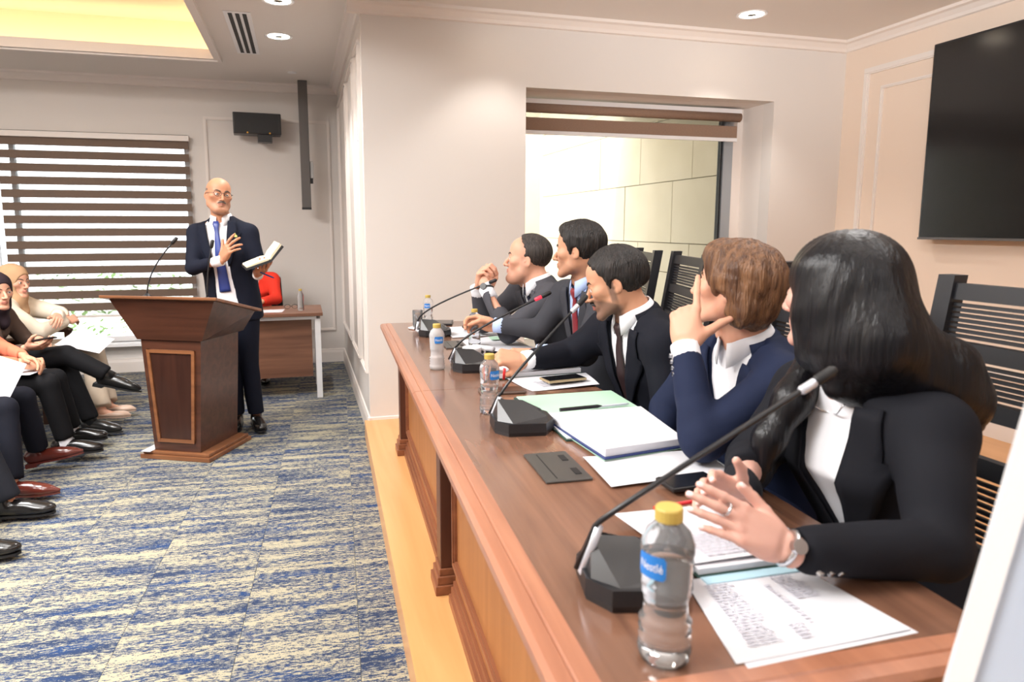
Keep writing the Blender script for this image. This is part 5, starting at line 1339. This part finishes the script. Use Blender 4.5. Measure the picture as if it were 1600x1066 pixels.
# red tie
hip = (1.28, 2.63, 0.68)
J = dict(hip=hip, neck=(1.135, 2.60, 1.175), head=(1.085, 2.59, 1.305), shL=(1.14, 2.435, 1.105), shR=(1.11, 2.785, 1.105), elL=(1.03, 2.38, 0.925), elR=(1.0, 2.80, 0.955), wrL=(0.885, 2.47, 0.915), wrR=(0.835, 2.905, 0.965), **seated(hip, (-1, 0.05)))
r_, b_, M_, c_, s_ = person('dark-haired man in grey suit and burgundy tie gripping a bottle', J, dict(COMMON, skin='mid', look=(-0.76, 0.65, -0.02), hs=0.92, hair='short', vol=0.013, hair_mat=H_blk, messy=0.007, groove=0.002, beard=(C(90, 66, 56), 0.28), top=M_grey, shirt=M_shblue, tie=M_tier, gap=[(0.40, 0.004), (0.7, 0.042), (1.0, 0.075)], trousers=M_grey,
    handL=(RELAX, (-0.96, 0.2, -0.02), (0, -0.2, 1)), handR=(GRIP, (-0.66, 0.74, 0.10), (0.60, 0.62, 0.50)), cuff=M_shblue, seed=3, fold=0.009, nose=1.05, group='panel members at the table'))
bracelet(r_, b_, b_.J, 'L', M_silver, 'bracelet', rad=0.032, along=0.008)
# bearded, head bowed
hip = (1.24, 2.13, 0.67)
J = dict(hip=hip, neck=(1.085, 2.085, 1.105), head=(1.015, 2.105, 1.213), shL=(1.10, 1.915, 1.025), shR=(1.07, 2.27, 1.03), elL=(1.085, 1.83, 0.80), elR=(0.965, 2.365, 0.925), wrL=(1.0, 1.96, 0.74), wrR=(0.775, 2.305, 0.925), **seated(hip, (-1, 0.02)))
PINCH = dict(i=(0.75, 0.8, 0.35), m=(0.95, 0.9, 0.5), r=(1.05, 1.0, 0.5), p=(1.1, 1.0, 0.5), thumb=[(0.026, 0.022, -0.012), (0.044, 0.050, -0.032), (0.043, 0.076, -0.050), (0.034, 0.094, -0.062)])
r_, b_, M_, c_, s_ = person('bearded man in midnight suit and brown tie looking down', J, dict(COMMON, skin='mid', look=(-0.82, 0.47, -0.30), hs=0.94, hair='slick', vol=0.012, hair_mat=H_blk, messy=0.003, groove=0.0016, beard=(C(62, 54, 52), 0.72), moustache=H_blk, top=M_midn, shirt=M_shirt, tie=M_tied, gap=[(0.30, 0.004), (0.7, 0.05), (1.0, 0.08)], trousers=M_midn,
    handL=(RELAX, (-0.7, 0.6, -0.2), (0, 0, 1)), handR=(PINCH, (-0.97, 0.02, 0.12), (0.0, -0.62, 0.78)), cuff=M_shirt, seed=4, fold=0.010, cres=0.009, wide=1.08, arm=1.08, res=0.004, group='panel members at the table'))
tag(MB().tube([(0, 0, 0), (0.0, -0.008, 0.04)], 0.005, 12).build('red_marker', mat('red_plastic', C(206, 40, 44), 0.4), None, loc=(0.672, 2.262, ZT + 0.008), smooth=True), 'short red marker cap pinched by the bearded man', 'marker')
# brown-haired, hand on cheek
hip = (1.27, 1.56, 0.67)
J = dict(hip=hip, neck=(1.115, 1.518, 1.10), head=(1.070, 1.520, 1.246), shL=(1.105, 1.36, 1.030), shR=(1.115, 1.69, 1.035), elL=(0.865, 1.325, 0.918), elR=(1.03, 1.76, 0.86), wrL=(0.895, 1.455, 1.100), wrR=(0.96, 1.68, 0.80), **seated(hip, (-1, 0.1)))
CHEEK = dict(i=(-0.05, 0.15, 0.12), m=(1.2, 1.45, 0.8), r=(1.3, 1.45, 0.8), p=(1.3, 1.4, 0.8), spread=0.02, thumb=[(0.026, 0.022, -0.010), (0.054, 0.046, -0.024), (0.076, 0.066, -0.036), (0.096, 0.078, -0.046)])
r_, b_, M_, c_, s_ = person('brown-haired person in navy blazer resting a finger on the cheek', J, dict(COMMON, skin='fair', look=(-0.60, 0.79, 0.16), hs=0.92, hair='bob', vol=0.012, hair_mat=H_brn, groove=0.0022, gfreq=18, messy=0.012, brow_mat=H_brn, top=M_blue, shirt=M_shirt, gap=[(0.34, 0.006), (0.7, 0.05), (1.0, 0.085)], trousers=M_blue,
    handL=(CHEEK, (0.22, 0.42, 0.88), (-0.72, -0.62, 0.30)), handR=(RELAX, (-0.7, -0.3, -0.3), (0, 0, 1)), cuff=M_shirt, seed=6, res=0.004, cres=0.008, fold=0.015, hres=0.003, deep=1.05, group='panel members at the table'))
for k in range(4):   # sleeve buttons
    c = b_.J['wrL']; d = nrm(c - b_.J['elL']); p = c - d * (0.018 + 0.016 * k) + nrm(A(-0.86, 0.30, 0.1)) * 0.040 - b_.base; n = nrm(A(-0.86, 0.30, 0.1)); MB().tube([p - n * 0.003, p + n * 0.0025], 0.0055, 10).build('sleeve_button', M_silver, r_)
# woman with long black hair
hip = (1.17, 1.06, 0.66)
J = dict(hip=hip, neck=(1.025, 1.07, 1.095), head=(1.0, 1.097, 1.268), shL=(1.060, 0.915, 1.045), shR=(1.055, 1.225, 1.045), elL=(0.955, 0.795, 0.895), elR=(0.93, 1.23, 0.90), wrL=(0.690, 0.805, 0.922), wrR=(0.725, 0.985, 0.932), **seated(hip, (-1, 0.0)))
PRAY = dict(i=(0.05, 0.10, 0.05), m=(0.12, 0.12, 0.08), r=(0.2, 0.15, 0.1), p=(0.28, 0.15, 0.1), spread=0.035, thumb=[(0.024, 0.022, -0.008), (0.046, 0.050, -0.012), (0.060, 0.080, -0.012), (0.066, 0.108, -0.008)])
PRAY2 = dict(i=(0.3, 0.35, 0.2), m=(0.35, 0.4, 0.2), r=(0.4, 0.4, 0.2), p=(0.45, 0.4, 0.2), spread=0.10, thumb=[(0.024, 0.022, -0.008), (0.048, 0.048, -0.010), (0.066, 0.072, -0.008), (0.076, 0.098, -0.004)])
LEFT_DIR, RIGHT_DIR = (-0.84, 0.30, 0.46), (-0.86, -0.28, 0.42)
r_, b_, M_, c_, s_ = person('woman with long black hair and black blazer, hands clasped on papers', J, dict(COMMON, skin='pale', fem=True, look=(-0.30, 0.95, 0.0), hs=0.92, ears=False, hand_scale=0.83, hair='long', hair_mat=H_blk, top=M_wblk, shirt=M_shirt, gap=[(0.26, 0.004), (0.6, 0.045), (1.0, 0.075)], collar=False, trousers=M_wblk,
    handL=(PRAY, LEFT_DIR, (-0.10, -0.86, 0.50)), handR=(PRAY2, RIGHT_DIR, (-0.15, 0.86, 0.50)), nails=C(240, 212, 208), seed=8, cres=0.008, hres=0.0026, fold=0.010, wide=1.06, arm=1.0, lapel=1.1, group='panel members at the table'))
bracelet(r_, b_, b_.J, 'L', M_silver, 'wrist_watch', face=(0.05, -0.9, 0.4), rad=0.026, along=0.010, direc=LEFT_DIR, dial=0.0115)
p = b_.J['wrL'] + nrm(LEFT_DIR) * (0.012 + 0.118 * 0.83) + A(-0.003, -0.002, 0.013) - b_.base; d = nrm(LEFT_DIR); a = nrm(np.cross(d, A(0, 0, 1))); e = np.cross(d, a)
MB().tube([p + (a * math.cos(t) + e * math.sin(t)) * 0.0092 for t in [2 * math.pi * k / 16 for k in range(17)]], 0.0022, 6, cap=False).build('ring', M_silver, r_, smooth=True)
MB().tube([b_.neck - b_.base + b_.f * (0.052 + 0.03 * abs(math.sin(t))) * math.cos(t * 0.5) + b_.r * 0.05 * math.sin(t) - b_.u * (0.004 + 0.035 * (math.cos(t) ** 2)) for t in np.linspace(-1.4, 1.4, 15)], 0.0015, 6).build('necklace', M_silver, r_, smooth=True)
for k in range(3):
    c = b_.J['wrL']; d = nrm(c - b_.J['elL']); n = nrm(A(0.1, -0.72, -0.55)); p = c - d * (0.020 + 0.018 * k) + n * 0.037 - b_.base; MB().tube([p - n * 0.003, p + n * 0.003], 0.0055, 10).build('sleeve_button', M_silver, r_)
W = lambda *p: tuple(A(*p) * s_ @ M_.T + c_)
P = [ell(W(0, -0.018, 0.038), tuple(A(0.092, 0.114, 0.100) * s_), 0.02, 'u', M_)]
def lock(pts, rs, k=0.03):
    for a, b2, ra, rb in zip(pts[:-1], pts[1:], rs[:-1], rs[1:]): P.append(cone(a, b2, ra, rb, k))
for sd in (-1, 1):
    lock([W(sd * 0.045, -0.03, 0.06), W(sd * 0.062, -0.035, -0.02), W(sd * 0.064, -0.045, -0.10), W(sd * 0.058, -0.06, -0.17)], [0.052, 0.048, 0.048, 0.036])
lock([W(0, -0.055, 0.05), W(0, -0.075, -0.04), W(0, -0.080, -0.13), W(0.0, -0.08, -0.18)], [0.07, 0.070, 0.068, 0.05])
# swept back over the near shoulder
bk = lambda x, y, z: (b_.neck[0] + x, b_.neck[1] + y, b_.neck[2] + z)
lock([W(-0.02, -0.070, 0.02), W(-0.03, -0.112, -0.08), bk(0.098, -0.115, 0.045), bk(0.140, -0.130, -0.005), bk(0.175, -0.12, -0.06)], [0.072, 0.070, 0.054, 0.034, 0.018], 0.04)
lock([W(-0.03, -0.05, -0.08), bk(0.045, -0.095, 0.035), bk(0.09, -0.125, 0.005), bk(0.135, -0.135, -0.03)], [0.055, 0.046, 0.034, 0.020], 0.04)
lock([W(0.0, -0.08, -0.10), bk(0.12, -0.02, 0.02), bk(0.17, 0.0, -0.12), bk(0.19, 0.02, -0.24)], [0.06, 0.055, 0.045, 0.03], 0.04)
# far side: hangs in front of the chest
lock([W(0.060, 0.030, 0.04), W(0.066, 0.040, -0.05), W(0.050, 0.055, -0.12), bk(-0.080, 0.060, -0.04), bk(-0.130, 0.065, -0.12), bk(-0.155, 0.055, -0.20)], [0.034, 0.032, 0.034, 0.034, 0.028, 0.012], 0.03)
lock([W(-0.062, 0.008, 0.05), W(-0.070, 0.008, -0.04), W(-0.064, 0.004, -0.12)], [0.034, 0.030, 0.030], 0.03)
P.append(ell(W(0, 0.112, -0.028), tuple(A(0.060, 0.080, 0.098) * s_), 0.012, 's', M_))
V, F = mesh_field(P, 0.0055); V = smooth_mesh(V, F, 2, 0.5); N = vnormals(V, F)
q = (V - c_) @ M_; az = np.arctan2(q[:, 0], q[:, 1] + 0.02)
w = np.sin(az * 24 + 9 * q[:, 2] + 4 * np.sin(q[:, 2] * 12)) * 0.6 + np.sin(az * 53 - 14 * q[:, 2]) * 0.35 + np.sin(az * 9 + 6 * q[:, 2]) * 0.8
V = V + N * (0.0008 * w)[:, None]
mesh_obj('hair', V - b_.base, F, H_long, r_, smooth=True)

# ------------------------------------------------------------------ the speaker
M_shoeb = COMMON['shoe_mat']
J = dict(hip=(-0.455, 4.95, 0.93), neck=(-0.505, 4.935, 1.445), head=(-0.512, 4.90, 1.607), shR=(-0.668, 4.945, 1.362), shL=(-0.332, 4.905, 1.362), elR=(-0.685, 4.83, 1.135), elL=(-0.275, 4.85, 1.135), wrR=(-0.505, 4.705, 1.185), wrL=(-0.275, 4.66, 1.098),
         knL=(-0.375, 4.90, 0.50), knR=(-0.49, 4.91, 0.50), anL=(-0.345, 4.93, 0.095), anR=(-0.475, 4.95, 0.095), toeL=(0.22, -0.97, 0), toeR=(-0.05, -1, 0))
OPEN = dict(i=(0.15, 0.2, 0.1), m=(0.3, 0.3, 0.2), r=(0.5, 0.45, 0.3), p=(0.4, 0.4, 0.2), spread=0.16, thumb=[(0.026, 0.022, -0.010), (0.055, 0.046, -0.018), (0.080, 0.068, -0.022), (0.098, 0.086, -0.022)])
HOLD = dict(i=(0.35, 0.4, 0.3), m=(0.4, 0.45, 0.3), r=(0.45, 0.45, 0.3), p=(0.5, 0.5, 0.3), spread=0.1, thumb=[(0.026, 0.022, -0.012), (0.052, 0.046, -0.030), (0.066, 0.070, -0.046), (0.070, 0.092, -0.052)])
r_, b_, M_, c_, s_ = person('bald man with glasses and moustache standing and speaking at the lectern', J, dict(floor=0.0, skin='tan', look=(0.36, -0.93, 0.02), hup=(0.05, 0, 1), tilt=-4, hs=0.97, fat=0.004, hair='shaved', hair_mat=H_stub, brow_mat=H_gry, moustache=H_mou, beard=(C(150, 120, 104), 0.3), mouth=0.004, top=M_navy, shirt=M_shirt, tie=M_tieb, cheek=C(186, 120, 96), lip=C(150, 92, 82),
    gap=[(-0.36, 0.095), (0.0, 0.062), (0.3, 0.052), (0.6, 0.050), (1.0, 0.078)], lapel_t=(0.42, 0.985), shirt_t0=-0.14, tie_t=0.10, hem=-0.32, gx=0.02, sleeve=(0.057, 0.048, 0.036, 0.054), trousers=M_navy, shoe='oxford', shoe_mat=M_shoeb,
    handR=(OPEN, (0.55, -0.35, 0.76), (-0.35, -0.62, 0.30)), handL=(HOLD, (0.25, -0.85, 0.30), (0.1, -0.25, -0.95)), cuff=M_shirt, seed=11, fold=0.009, wide=0.98, hunch=0.0))
# spectacles
g = thing('spectacles', 'thin dark spectacles worn by the speaker at the lectern', 'glasses', tuple(c_))
Wl = lambda *p: tuple(A(*p) * s_ @ M_.T)
for sd in (-1, 1):
    rim = [Wl(sd * 0.033 + 0.024 * math.cos(a), 0.1035 - 0.006 * abs(math.cos(a) * (1 if math.cos(a) * sd > 0 else 0)), 0.002 + 0.0165 * math.sin(a)) for a in [2 * math.pi * k / 18 for k in range(19)]]
    MB().tube(rim, 0.0013, 6, cap=False).build('rim', M_blackm, g, smooth=True)
    MB().tube([Wl(sd * 0.057, 0.099, 0.006), Wl(sd * 0.074, 0.070, 0.008), Wl(sd * 0.083, 0.0, 0.008), Wl(sd * 0.084, -0.02, -0.004)], 0.0013, 6).build('temple', M_blackm, g, smooth=True)
MB().tube([Wl(-0.009, 0.1035, 0.006), Wl(0, 0.106, 0.009), Wl(0.009, 0.1035, 0.006)], 0.0013, 6).build('bridge', M_blackm, g, smooth=True)
# lapel badge: small green and gold flame
pb = b_.pt(np.array(-0.095), np.array(b_.surf([b_.torso(0.0)], np.array([-0.095]), np.array([0.80]))[0]), np.array(0.80)) + b_.f * 0.008 - b_.base
bd = lambda x, z: tuple(pb + b_.r * x + b_.u * z)
mb = MB(); out = [(-0.011, -0.012), (0.011, -0.012), (0.012, -0.004), (0.004, 0.004), (0.0, 0.018), (-0.005, 0.005), (-0.012, -0.003)]
V = [bd(x, z) for x, z in out] + [tuple(np.array(bd(x, z)) + b_.f * 0.004) for x, z in out]; n = len(out)
mb.add(V, [tuple(range(n - 1, -1, -1)), tuple(range(n, 2 * n))] + [(i, (i + 1) % n, n + (i + 1) % n, n + i) for i in range(n)]); mb.build('lapel_badge', mat('badge_gold', C(214, 214, 130), 0.35, 0.2), r_)
# open notebook in the left hand, pen between the fingers
nbk = thing('notebook', 'open dark notebook with cream pages held by the speaker', 'notebook', (-0.205, 4.575, 1.205)); nbk.rotation_euler = (R(4), R(-20), R(10))
MB().add([(-0.158, -0.108, -0.008), (0, -0.108, -0.014), (0.104, -0.108, 0.047), (0.104, 0.108, 0.047), (0, 0.108, -0.014), (-0.158, 0.108, -0.008), (-0.155, -0.105, 0.004), (0, -0.105, -0.002), (0.098, -0.105, 0.06), (0.098, 0.105, 0.06), (0, 0.105, -0.002), (-0.155, 0.105, 0.004)],
         [(0, 5, 4, 1), (1, 4, 3, 2), (6, 7, 10, 11), (7, 8, 9, 10), (0, 1, 7, 6), (1, 2, 8, 7), (3, 4, 10, 9), (4, 5, 11, 10), (2, 3, 9, 8), (5, 0, 6, 11)]).build('cover', M_blackm, nbk)
M_cream = mat('cream_paper', C(236, 226, 196), 0.8)
MB().add([(-0.150, -0.10, 0.0045), (-0.01, -0.10, 0.001), (-0.01, 0.10, 0.001), (-0.150, 0.10, 0.0045), (-0.147, -0.10, 0.012), (-0.03, -0.10, 0.015), (0.0, -0.10, 0.008), (0.0, 0.10, 0.008), (-0.03, 0.10, 0.015), (-0.147, 0.10, 0.012)],
         [(0, 3, 2, 1), (4, 5, 8, 9), (5, 6, 7, 8), (0, 1, 6, 5, 4), (3, 9, 8, 7, 2), (0, 4, 9, 3), (1, 2, 7, 6)]).build('pages', M_cream, nbk)
MB().add([(0.0, -0.10, 0.0), (0.096, -0.10, 0.061), (0.096, 0.10, 0.061), (0.0, 0.10, 0.0), (0.0, -0.10, 0.010), (0.02, -0.10, 0.030), (0.090, -0.10, 0.074), (0.090, 0.10, 0.074), (0.02, 0.10, 0.030), (0.0, 0.10, 0.010)],
         [(0, 1, 2, 3), (4, 9, 8, 5), (5, 8, 7, 6), (0, 4, 5, 6, 1), (3, 2, 7, 8, 9), (1, 6, 7, 2), (0, 3, 9, 4)]).build('pages', M_cream, nbk)
tag(MB().tube([(0, 0, 0), (0.075, 0.0, -0.035), (0.085, 0.0, -0.04)], [0.005, 0.005, 0.001], 8).build('pen', M_navyc, None, loc=(-0.255, 4.555, 1.118)), 'blue pen held under the notebook by the speaker', 'pen')
# ------------------------------------------------------------------ audience on the left and the clerk at the back desk
M_chw = wood('armchair_wood', C(62, 40, 30), C(84, 56, 42), 0.4, 1, 1.0)
M_chf = cloth('armchair_fabric', C(60, 58, 66))
def armchair():
    t = thing('armchair', '', 'chair')     # faces +x
    box('seat_cushion', (-0.27, 0.26, -0.25, 0.25, 0.32, 0.42), M_chf, t, bevel=0.03)
    mb = MB(); mb.hexa([(-0.30, -0.25, 0.36), (-0.22, -0.25, 0.36), (-0.22, 0.25, 0.36), (-0.30, 0.25, 0.36)], [(-0.42, -0.24, 0.90), (-0.36, -0.24, 0.90), (-0.36, 0.24, 0.90), (-0.42, 0.24, 0.90)]); mb.build('backrest', M_chf, t, bevel=0.02)
    for s in (-1, 1):
        MB().tube([(-0.30, s * 0.275, 0.60), (0.0, s * 0.28, 0.605), (0.22, s * 0.28, 0.60), (0.25, s * 0.28, 0.585)], [0.018, 0.022, 0.024, 0.02], 10).build('armrest', M_chw, t, smooth=True)
        box('leg', (0.20, 0.24, s * 0.275 - 0.018, s * 0.275 + 0.018, 0, 0.59), M_chw, t); box('leg', (-0.32, -0.28, s * 0.275 - 0.018, s * 0.275 + 0.018, 0, 0.60), M_chw, t)
    box('seat_frame', (-0.30, 0.25, -0.255, 0.255, 0.27, 0.32), M_chw, t)
    return t
ac = armchair()
for i, (x, y, lab) in enumerate(((-2.02, 5.76, 'dark wooden armchair of the woman in cream by the hall window'), (-2.02, 5.17, 'dark wooden armchair of the woman in brown'), (-2.02, 4.60, 'dark wooden armchair of the listener in the peach jacket'),
                                 (-2.02, 4.02, 'dark wooden armchair of the listener with burgundy shoes'), (-2.02, 3.42, 'dark wooden armchair nearest the camera at the left edge'))):
    o = ac if i == 0 else copy_tree(ac)
    o.location = (x, y, 0); tag(o, lab, 'chair', 'armchairs of the audience')
AUD = dict(floor=0.0, res=0.005, hres=0.0042, cres=0.013, group='listeners seated along the left')
M_cream_j = cloth('cream_knit', C(226, 214, 196), 0.9); M_brown = cloth('brown_crepe', C(82, 66, 58)); M_peach = cloth('peach_linen', C(224, 120, 92)); M_blk = cloth('black_cloth', C(16, 16, 19)); M_nvt = cloth('navy_trouser', C(20, 22, 32)); M_gryt = cloth('slate_trouser', C(34, 36, 43)); M_beige = cloth('beige_cloth', C(176, 160, 142)); M_scarfb = cloth('beige_scarf', C(186, 150, 116), 0.85); M_scarfd = cloth('dark_plum_scarf', C(46, 36, 42), 0.85)
M_burg = mat('burgundy_leather', C(92, 38, 30), 0.22, coat=0.4); M_nude = mat('nude_leather', C(206, 176, 156), 0.35); M_boot = mat('boot_leather', C(26, 25, 25), 0.3, coat=0.3)
# woman in cream
J = dict(hip=(-2.12, 5.74, 0.50), neck=(-2.055, 5.745, 0.865), head=(-2.030, 5.745, 1.005), shL=(-2.06, 5.915, 0.815), shR=(-2.05, 5.575, 0.815), elL=(-1.80, 5.90, 0.74), elR=(-1.83, 5.50, 0.66), wrL=(-1.74, 5.64, 0.755), wrR=(-1.72, 5.76, 0.70), knL=(-1.53, 5.72, 0.49), knR=(-1.53, 5.56, 0.49), anL=(-1.42, 5.50, 0.105), anR=(-1.42, 5.33, 0.105), toeL=(0.97, -0.14, 0), toeR=(0.97, -0.1, 0))
person('woman in beige headscarf and cream top with folded arms by the window', J, dict(AUD, fem=True, skin='fair', look=(0.86, -0.42, -0.06), hs=0.98, ears=False, hair=None, hair_mat=H_blk, hijab=M_scarfb, top=M_cream_j, top_name='blouse', fold=0.012, arm=1.2, trousers=M_beige, hemr=0.072, leg=0.92, shoe='pump', shoe_mat=M_nude, sole=M_nude, handL=(RELAX, (0.3, -0.85, -0.1), (0.5, 0.1, 0.8)), handR=(RELAX, (0.3, 0.85, 0.1), (0.6, 0.0, 0.7)), lip=C(176, 92, 88), seed=21))
# woman in brown with phone, leg crossed
J = dict(hip=(-2.08, 5.17, 0.49), neck=(-1.97, 5.16, 0.850), head=(-1.925, 5.145, 0.985), shL=(-1.965, 5.33, 0.80), shR=(-1.945, 5.00, 0.80), elL=(-1.83, 5.35, 0.60), elR=(-1.86, 4.93, 0.60), wrL=(-1.70, 5.13, 0.66), wrR=(-1.705, 4.89, 0.64), knL=(-1.55, 5.10, 0.47), knR=(-1.50, 4.97, 0.575), anL=(-1.41, 5.05, 0.10), anR=(-1.255, 4.94, 0.43), toeL=(0.93, -0.36, 0), toeR=(0.93, -0.16, -0.22))
person('woman in dark headscarf and brown shirt looking up from her phone', J, dict(AUD, fem=True, skin='fair', look=(0.74, -0.66, -0.05), hs=0.98, ears=False, hair=None, hair_mat=H_blk, hijab=M_scarfd, top=M_brown, top_name='shirt', trousers=M_blk, shoe='boot', shoe_mat=M_boot, handL=(RELAX, (0.6, -0.7, -0.2), (0.3, 0.2, 0.9)), handR=(HOLD, (0.90, -0.15, 0.12), (0.10, -0.55, -0.82)), seed=22))
ph = phone('dark phone held by the woman in brown', -1.60, 4.875, 0.690, R(-12)); ph.rotation_euler = (R(-8), R(-10), R(-12))
lp_ = paper('white sheet on the lap of the woman in cream', [(-1.70, 5.40), (-1.40, 5.34), (-1.36, 5.58), (-1.64, 5.64)], z=0.572, wave=0.01, seed=31, group='papers in the audience'); lp_.rotation_euler = (R(18), R(9), 0)
# man in peach jacket
J = dict(hip=(-2.08, 4.60, 0.49), neck=(-1.98, 4.60, 0.92), head=(-1.955, 4.59, 1.06), shL=(-1.975, 4.77, 0.85), shR=(-1.965, 4.43, 0.85), elL=(-1.80, 4.76, 0.68), elR=(-1.83, 4.40, 0.66), wrL=(-1.605, 4.585, 0.640), wrR=(-1.60, 4.50, 0.615), knL=(-1.50, 4.72, 0.47), knR=(-1.48, 4.52, 0.48), anL=(-1.44, 4.76, 0.13), anR=(-1.40, 4.50, 0.13), toeL=(0.98, -0.1, 0), toeR=(0.98, -0.1, 0))
r_, b_, *_x = person('listener in peach jacket and black trousers with clasped hands', J, dict(AUD, skin='mid', look=(0.90, -0.40, 0), hair='short', hair_mat=H_blk, top=M_peach, shirt=M_blk, gap=[(0.25, 0.02), (0.7, 0.06), (1.0, 0.075)], collar=False, trousers=M_blk, shoe='oxford', shoe_mat=M_shoeb, handL=(RELAX, (0.75, -0.5, -0.2), (0.4, 0.35, 0.8)), handR=(FIST, (0.8, 0.35, -0.1), (0.2, -0.6, 0.75)), seed=23))
for sd in 'LR':
    a = b_.J['an' + sd] - b_.base; MB().tube([a + A(-0.004, 0, -0.055), a + A(-0.008, 0, 0.02)], [0.042, 0.040], 14).build('sock', M_shirt, r_, smooth=True)
paper('white leaflet on the knees of the listener in peach', [(-1.72, 4.43), (-1.53, 4.42), (-1.50, 4.60), (-1.70, 4.62)], z=0.556, wave=0.004, seed=32, group='papers in the audience')
# listener with papers and burgundy shoes
J = dict(hip=(-2.10, 4.04, 0.49), neck=(-2.02, 4.03, 0.94), head=(-1.99, 4.03, 1.08), shL=(-2.02, 4.20, 0.87), shR=(-2.01, 3.86, 0.87), elL=(-1.88, 4.24, 0.66), elR=(-1.88, 3.83, 0.66), wrL=(-1.72, 4.14, 0.68), wrR=(-1.72, 3.93, 0.68), knL=(-1.52, 4.26, 0.46), knR=(-1.52, 4.02, 0.46), anL=(-1.50, 4.36, 0.125), anR=(-1.475, 3.90, 0.10), toeL=(0.97, -0.02, 0.16), toeR=(0.99, -0.1, 0))
person('listener in navy suit with burgundy shoes holding up a white sheet', J, dict(AUD, skin='mid', look=(0.94, -0.3, 0), hair='short', hair_mat=H_blk, top=M_nvt, shirt=M_shirt, gap=[(0.3, 0.01), (0.7, 0.05), (1.0, 0.075)], trousers=M_nvt, shoe='pointed', shoe_mat=M_burg, sole=M_burg, handL=(GRIP, (0.75, -0.3, 0.1), (-0.1, 0.8, 0.5)), handR=(GRIP, (0.75, 0.3, 0.1), (-0.1, -0.8, 0.5)), seed=24))
V, F = sheet([(-0.105, -0.148), (0.105, -0.148), (0.105, 0.148), (-0.105, 0.148)], 0, 0.0, 0.008, 33)
o = tag(mesh_obj('paper_sheet', V, F, M_paper, None, (-1.59, 4.085, 0.585)), 'white sheet held upright at the left edge', 'paper', 'papers in the audience')
_n = Vector((0.12, -0.93, 0.36)).normalized(); _r = Vector((1, 0.1, 0)); _r = (_r - _n * _r.dot(_n)).normalized(); _u = _n.cross(_r); _c, _s = math.cos(R(-23)), math.sin(R(-23))
o.rotation_euler = Matrix((_r * _c + _u * _s, _u * _c - _r * _s, _n)).transposed().to_euler()
# nearest listener
J = dict(hip=(-2.10, 3.42, 0.49), neck=(-2.04, 3.42, 0.96), head=(-2.01, 3.42, 1.10), shL=(-2.04, 3.60, 0.89), shR=(-2.04, 3.24, 0.89), elL=(-1.93, 3.66, 0.66), elR=(-1.93, 3.20, 0.66), wrL=(-1.72, 3.58, 0.60), wrR=(-1.72, 3.28, 0.60), knL=(-1.53, 3.66, 0.47), knR=(-1.53, 3.25, 0.47), anL=(-1.40, 3.635, 0.095), anR=(-1.40, 3.20, 0.095), toeL=(0.99, -0.06, 0), toeR=(0.99, -0.05, 0))
person('listener in slate suit and black shoes nearest the camera on the left', J, dict(AUD, skin='tan', look=(0.94, 0.3, 0), hair='short', hair_mat=H_gry, top=M_gryt, shirt=M_shirt, tie=M_tiek, gap=[(0.3, 0.01), (0.7, 0.05), (1.0, 0.075)], trousers=M_gryt, hemr=0.062, shoe='oxford', shoe_mat=M_shoeb, handL=(RELAX, (0.9, -0.1, -0.3), (0.2, 0.2, 0.9)), handR=(RELAX, (0.9, 0.1, -0.3), (0.2, -0.2, 0.9)), seed=25))
# clerk in red behind the speaker
M_red = cloth('red_wool', C(216, 56, 40)); oc = thing('office_chair', 'dark office chair behind the person in red', 'chair', (-0.40, 6.72, 0))
mb = MB(); mb.hexa([(-0.22, 0.12, 0.45), (0.22, 0.12, 0.45), (0.22, 0.18, 0.45), (-0.22, 0.18, 0.45)], [(-0.2, 0.16, 0.93), (0.2, 0.16, 0.93), (0.2, 0.21, 0.93), (-0.2, 0.21, 0.93)]); mb.build('backrest', M_blk, oc, bevel=0.02)
box('seat', (-0.23, 0.23, -0.25, 0.16, 0.40, 0.46), M_blk, oc, bevel=0.02)
MB().tube([(0, -0.05, 0.06), (0, -0.05, 0.40)], 0.025, 12).build('gas_lift', M_blackm, oc)
for k in range(5): MB().tube([(0, -0.05, 0.07), (0.24 * math.cos(k * 1.2566), -0.05 + 0.24 * math.sin(k * 1.2566), 0.04)], [0.022, 0.014], 8).build('base_spoke', M_blackm, oc); MB().tube([(0.24 * math.cos(k * 1.2566) - 0.012, -0.05 + 0.24 * math.sin(k * 1.2566), 0.025), (0.24 * math.cos(k * 1.2566) + 0.012, -0.05 + 0.24 * math.sin(k * 1.2566), 0.025)], 0.025, 12).build('caster', M_blackm, oc)
J = dict(hip=(-0.43, 6.66, 0.54), neck=(-0.435, 6.52, 0.985), head=(-0.435, 6.46, 1.125), shL=(-0.265, 6.54, 0.925), shR=(-0.60, 6.54, 0.925), elL=(-0.23, 6.42, 0.76), elR=(-0.63, 6.42, 0.76), wrL=(-0.35, 6.22, 0.760), wrR=(-0.52, 6.22, 0.760), knL=(-0.34, 6.33, 0.48), knR=(-0.52, 6.33, 0.48), anL=(-0.35, 6.38, 0.095), anR=(-0.51, 6.38, 0.095), toeL=(0, -1, 0), toeR=(0, -1, 0))
person('person in red jacket and pale scarf writing at the far desk', J, dict(AUD, fem=True, skin='mid', look=(0.0, -0.85, -0.5), ears=False, hair=None, hair_mat=H_blk, hijab=cloth('pale_scarf', C(222, 206, 196), 0.85), top=M_red, top_name='jacket', trousers=M_blk, shoe='oxford', shoe_mat=M_shoeb, handL=(RELAX, (-0.6, -0.7, -0.1), (0, 0, 1)), handR=(RELAX, (0.6, -0.7, -0.1), (0, 0, 1)), seed=26, group='clerk at the back'))
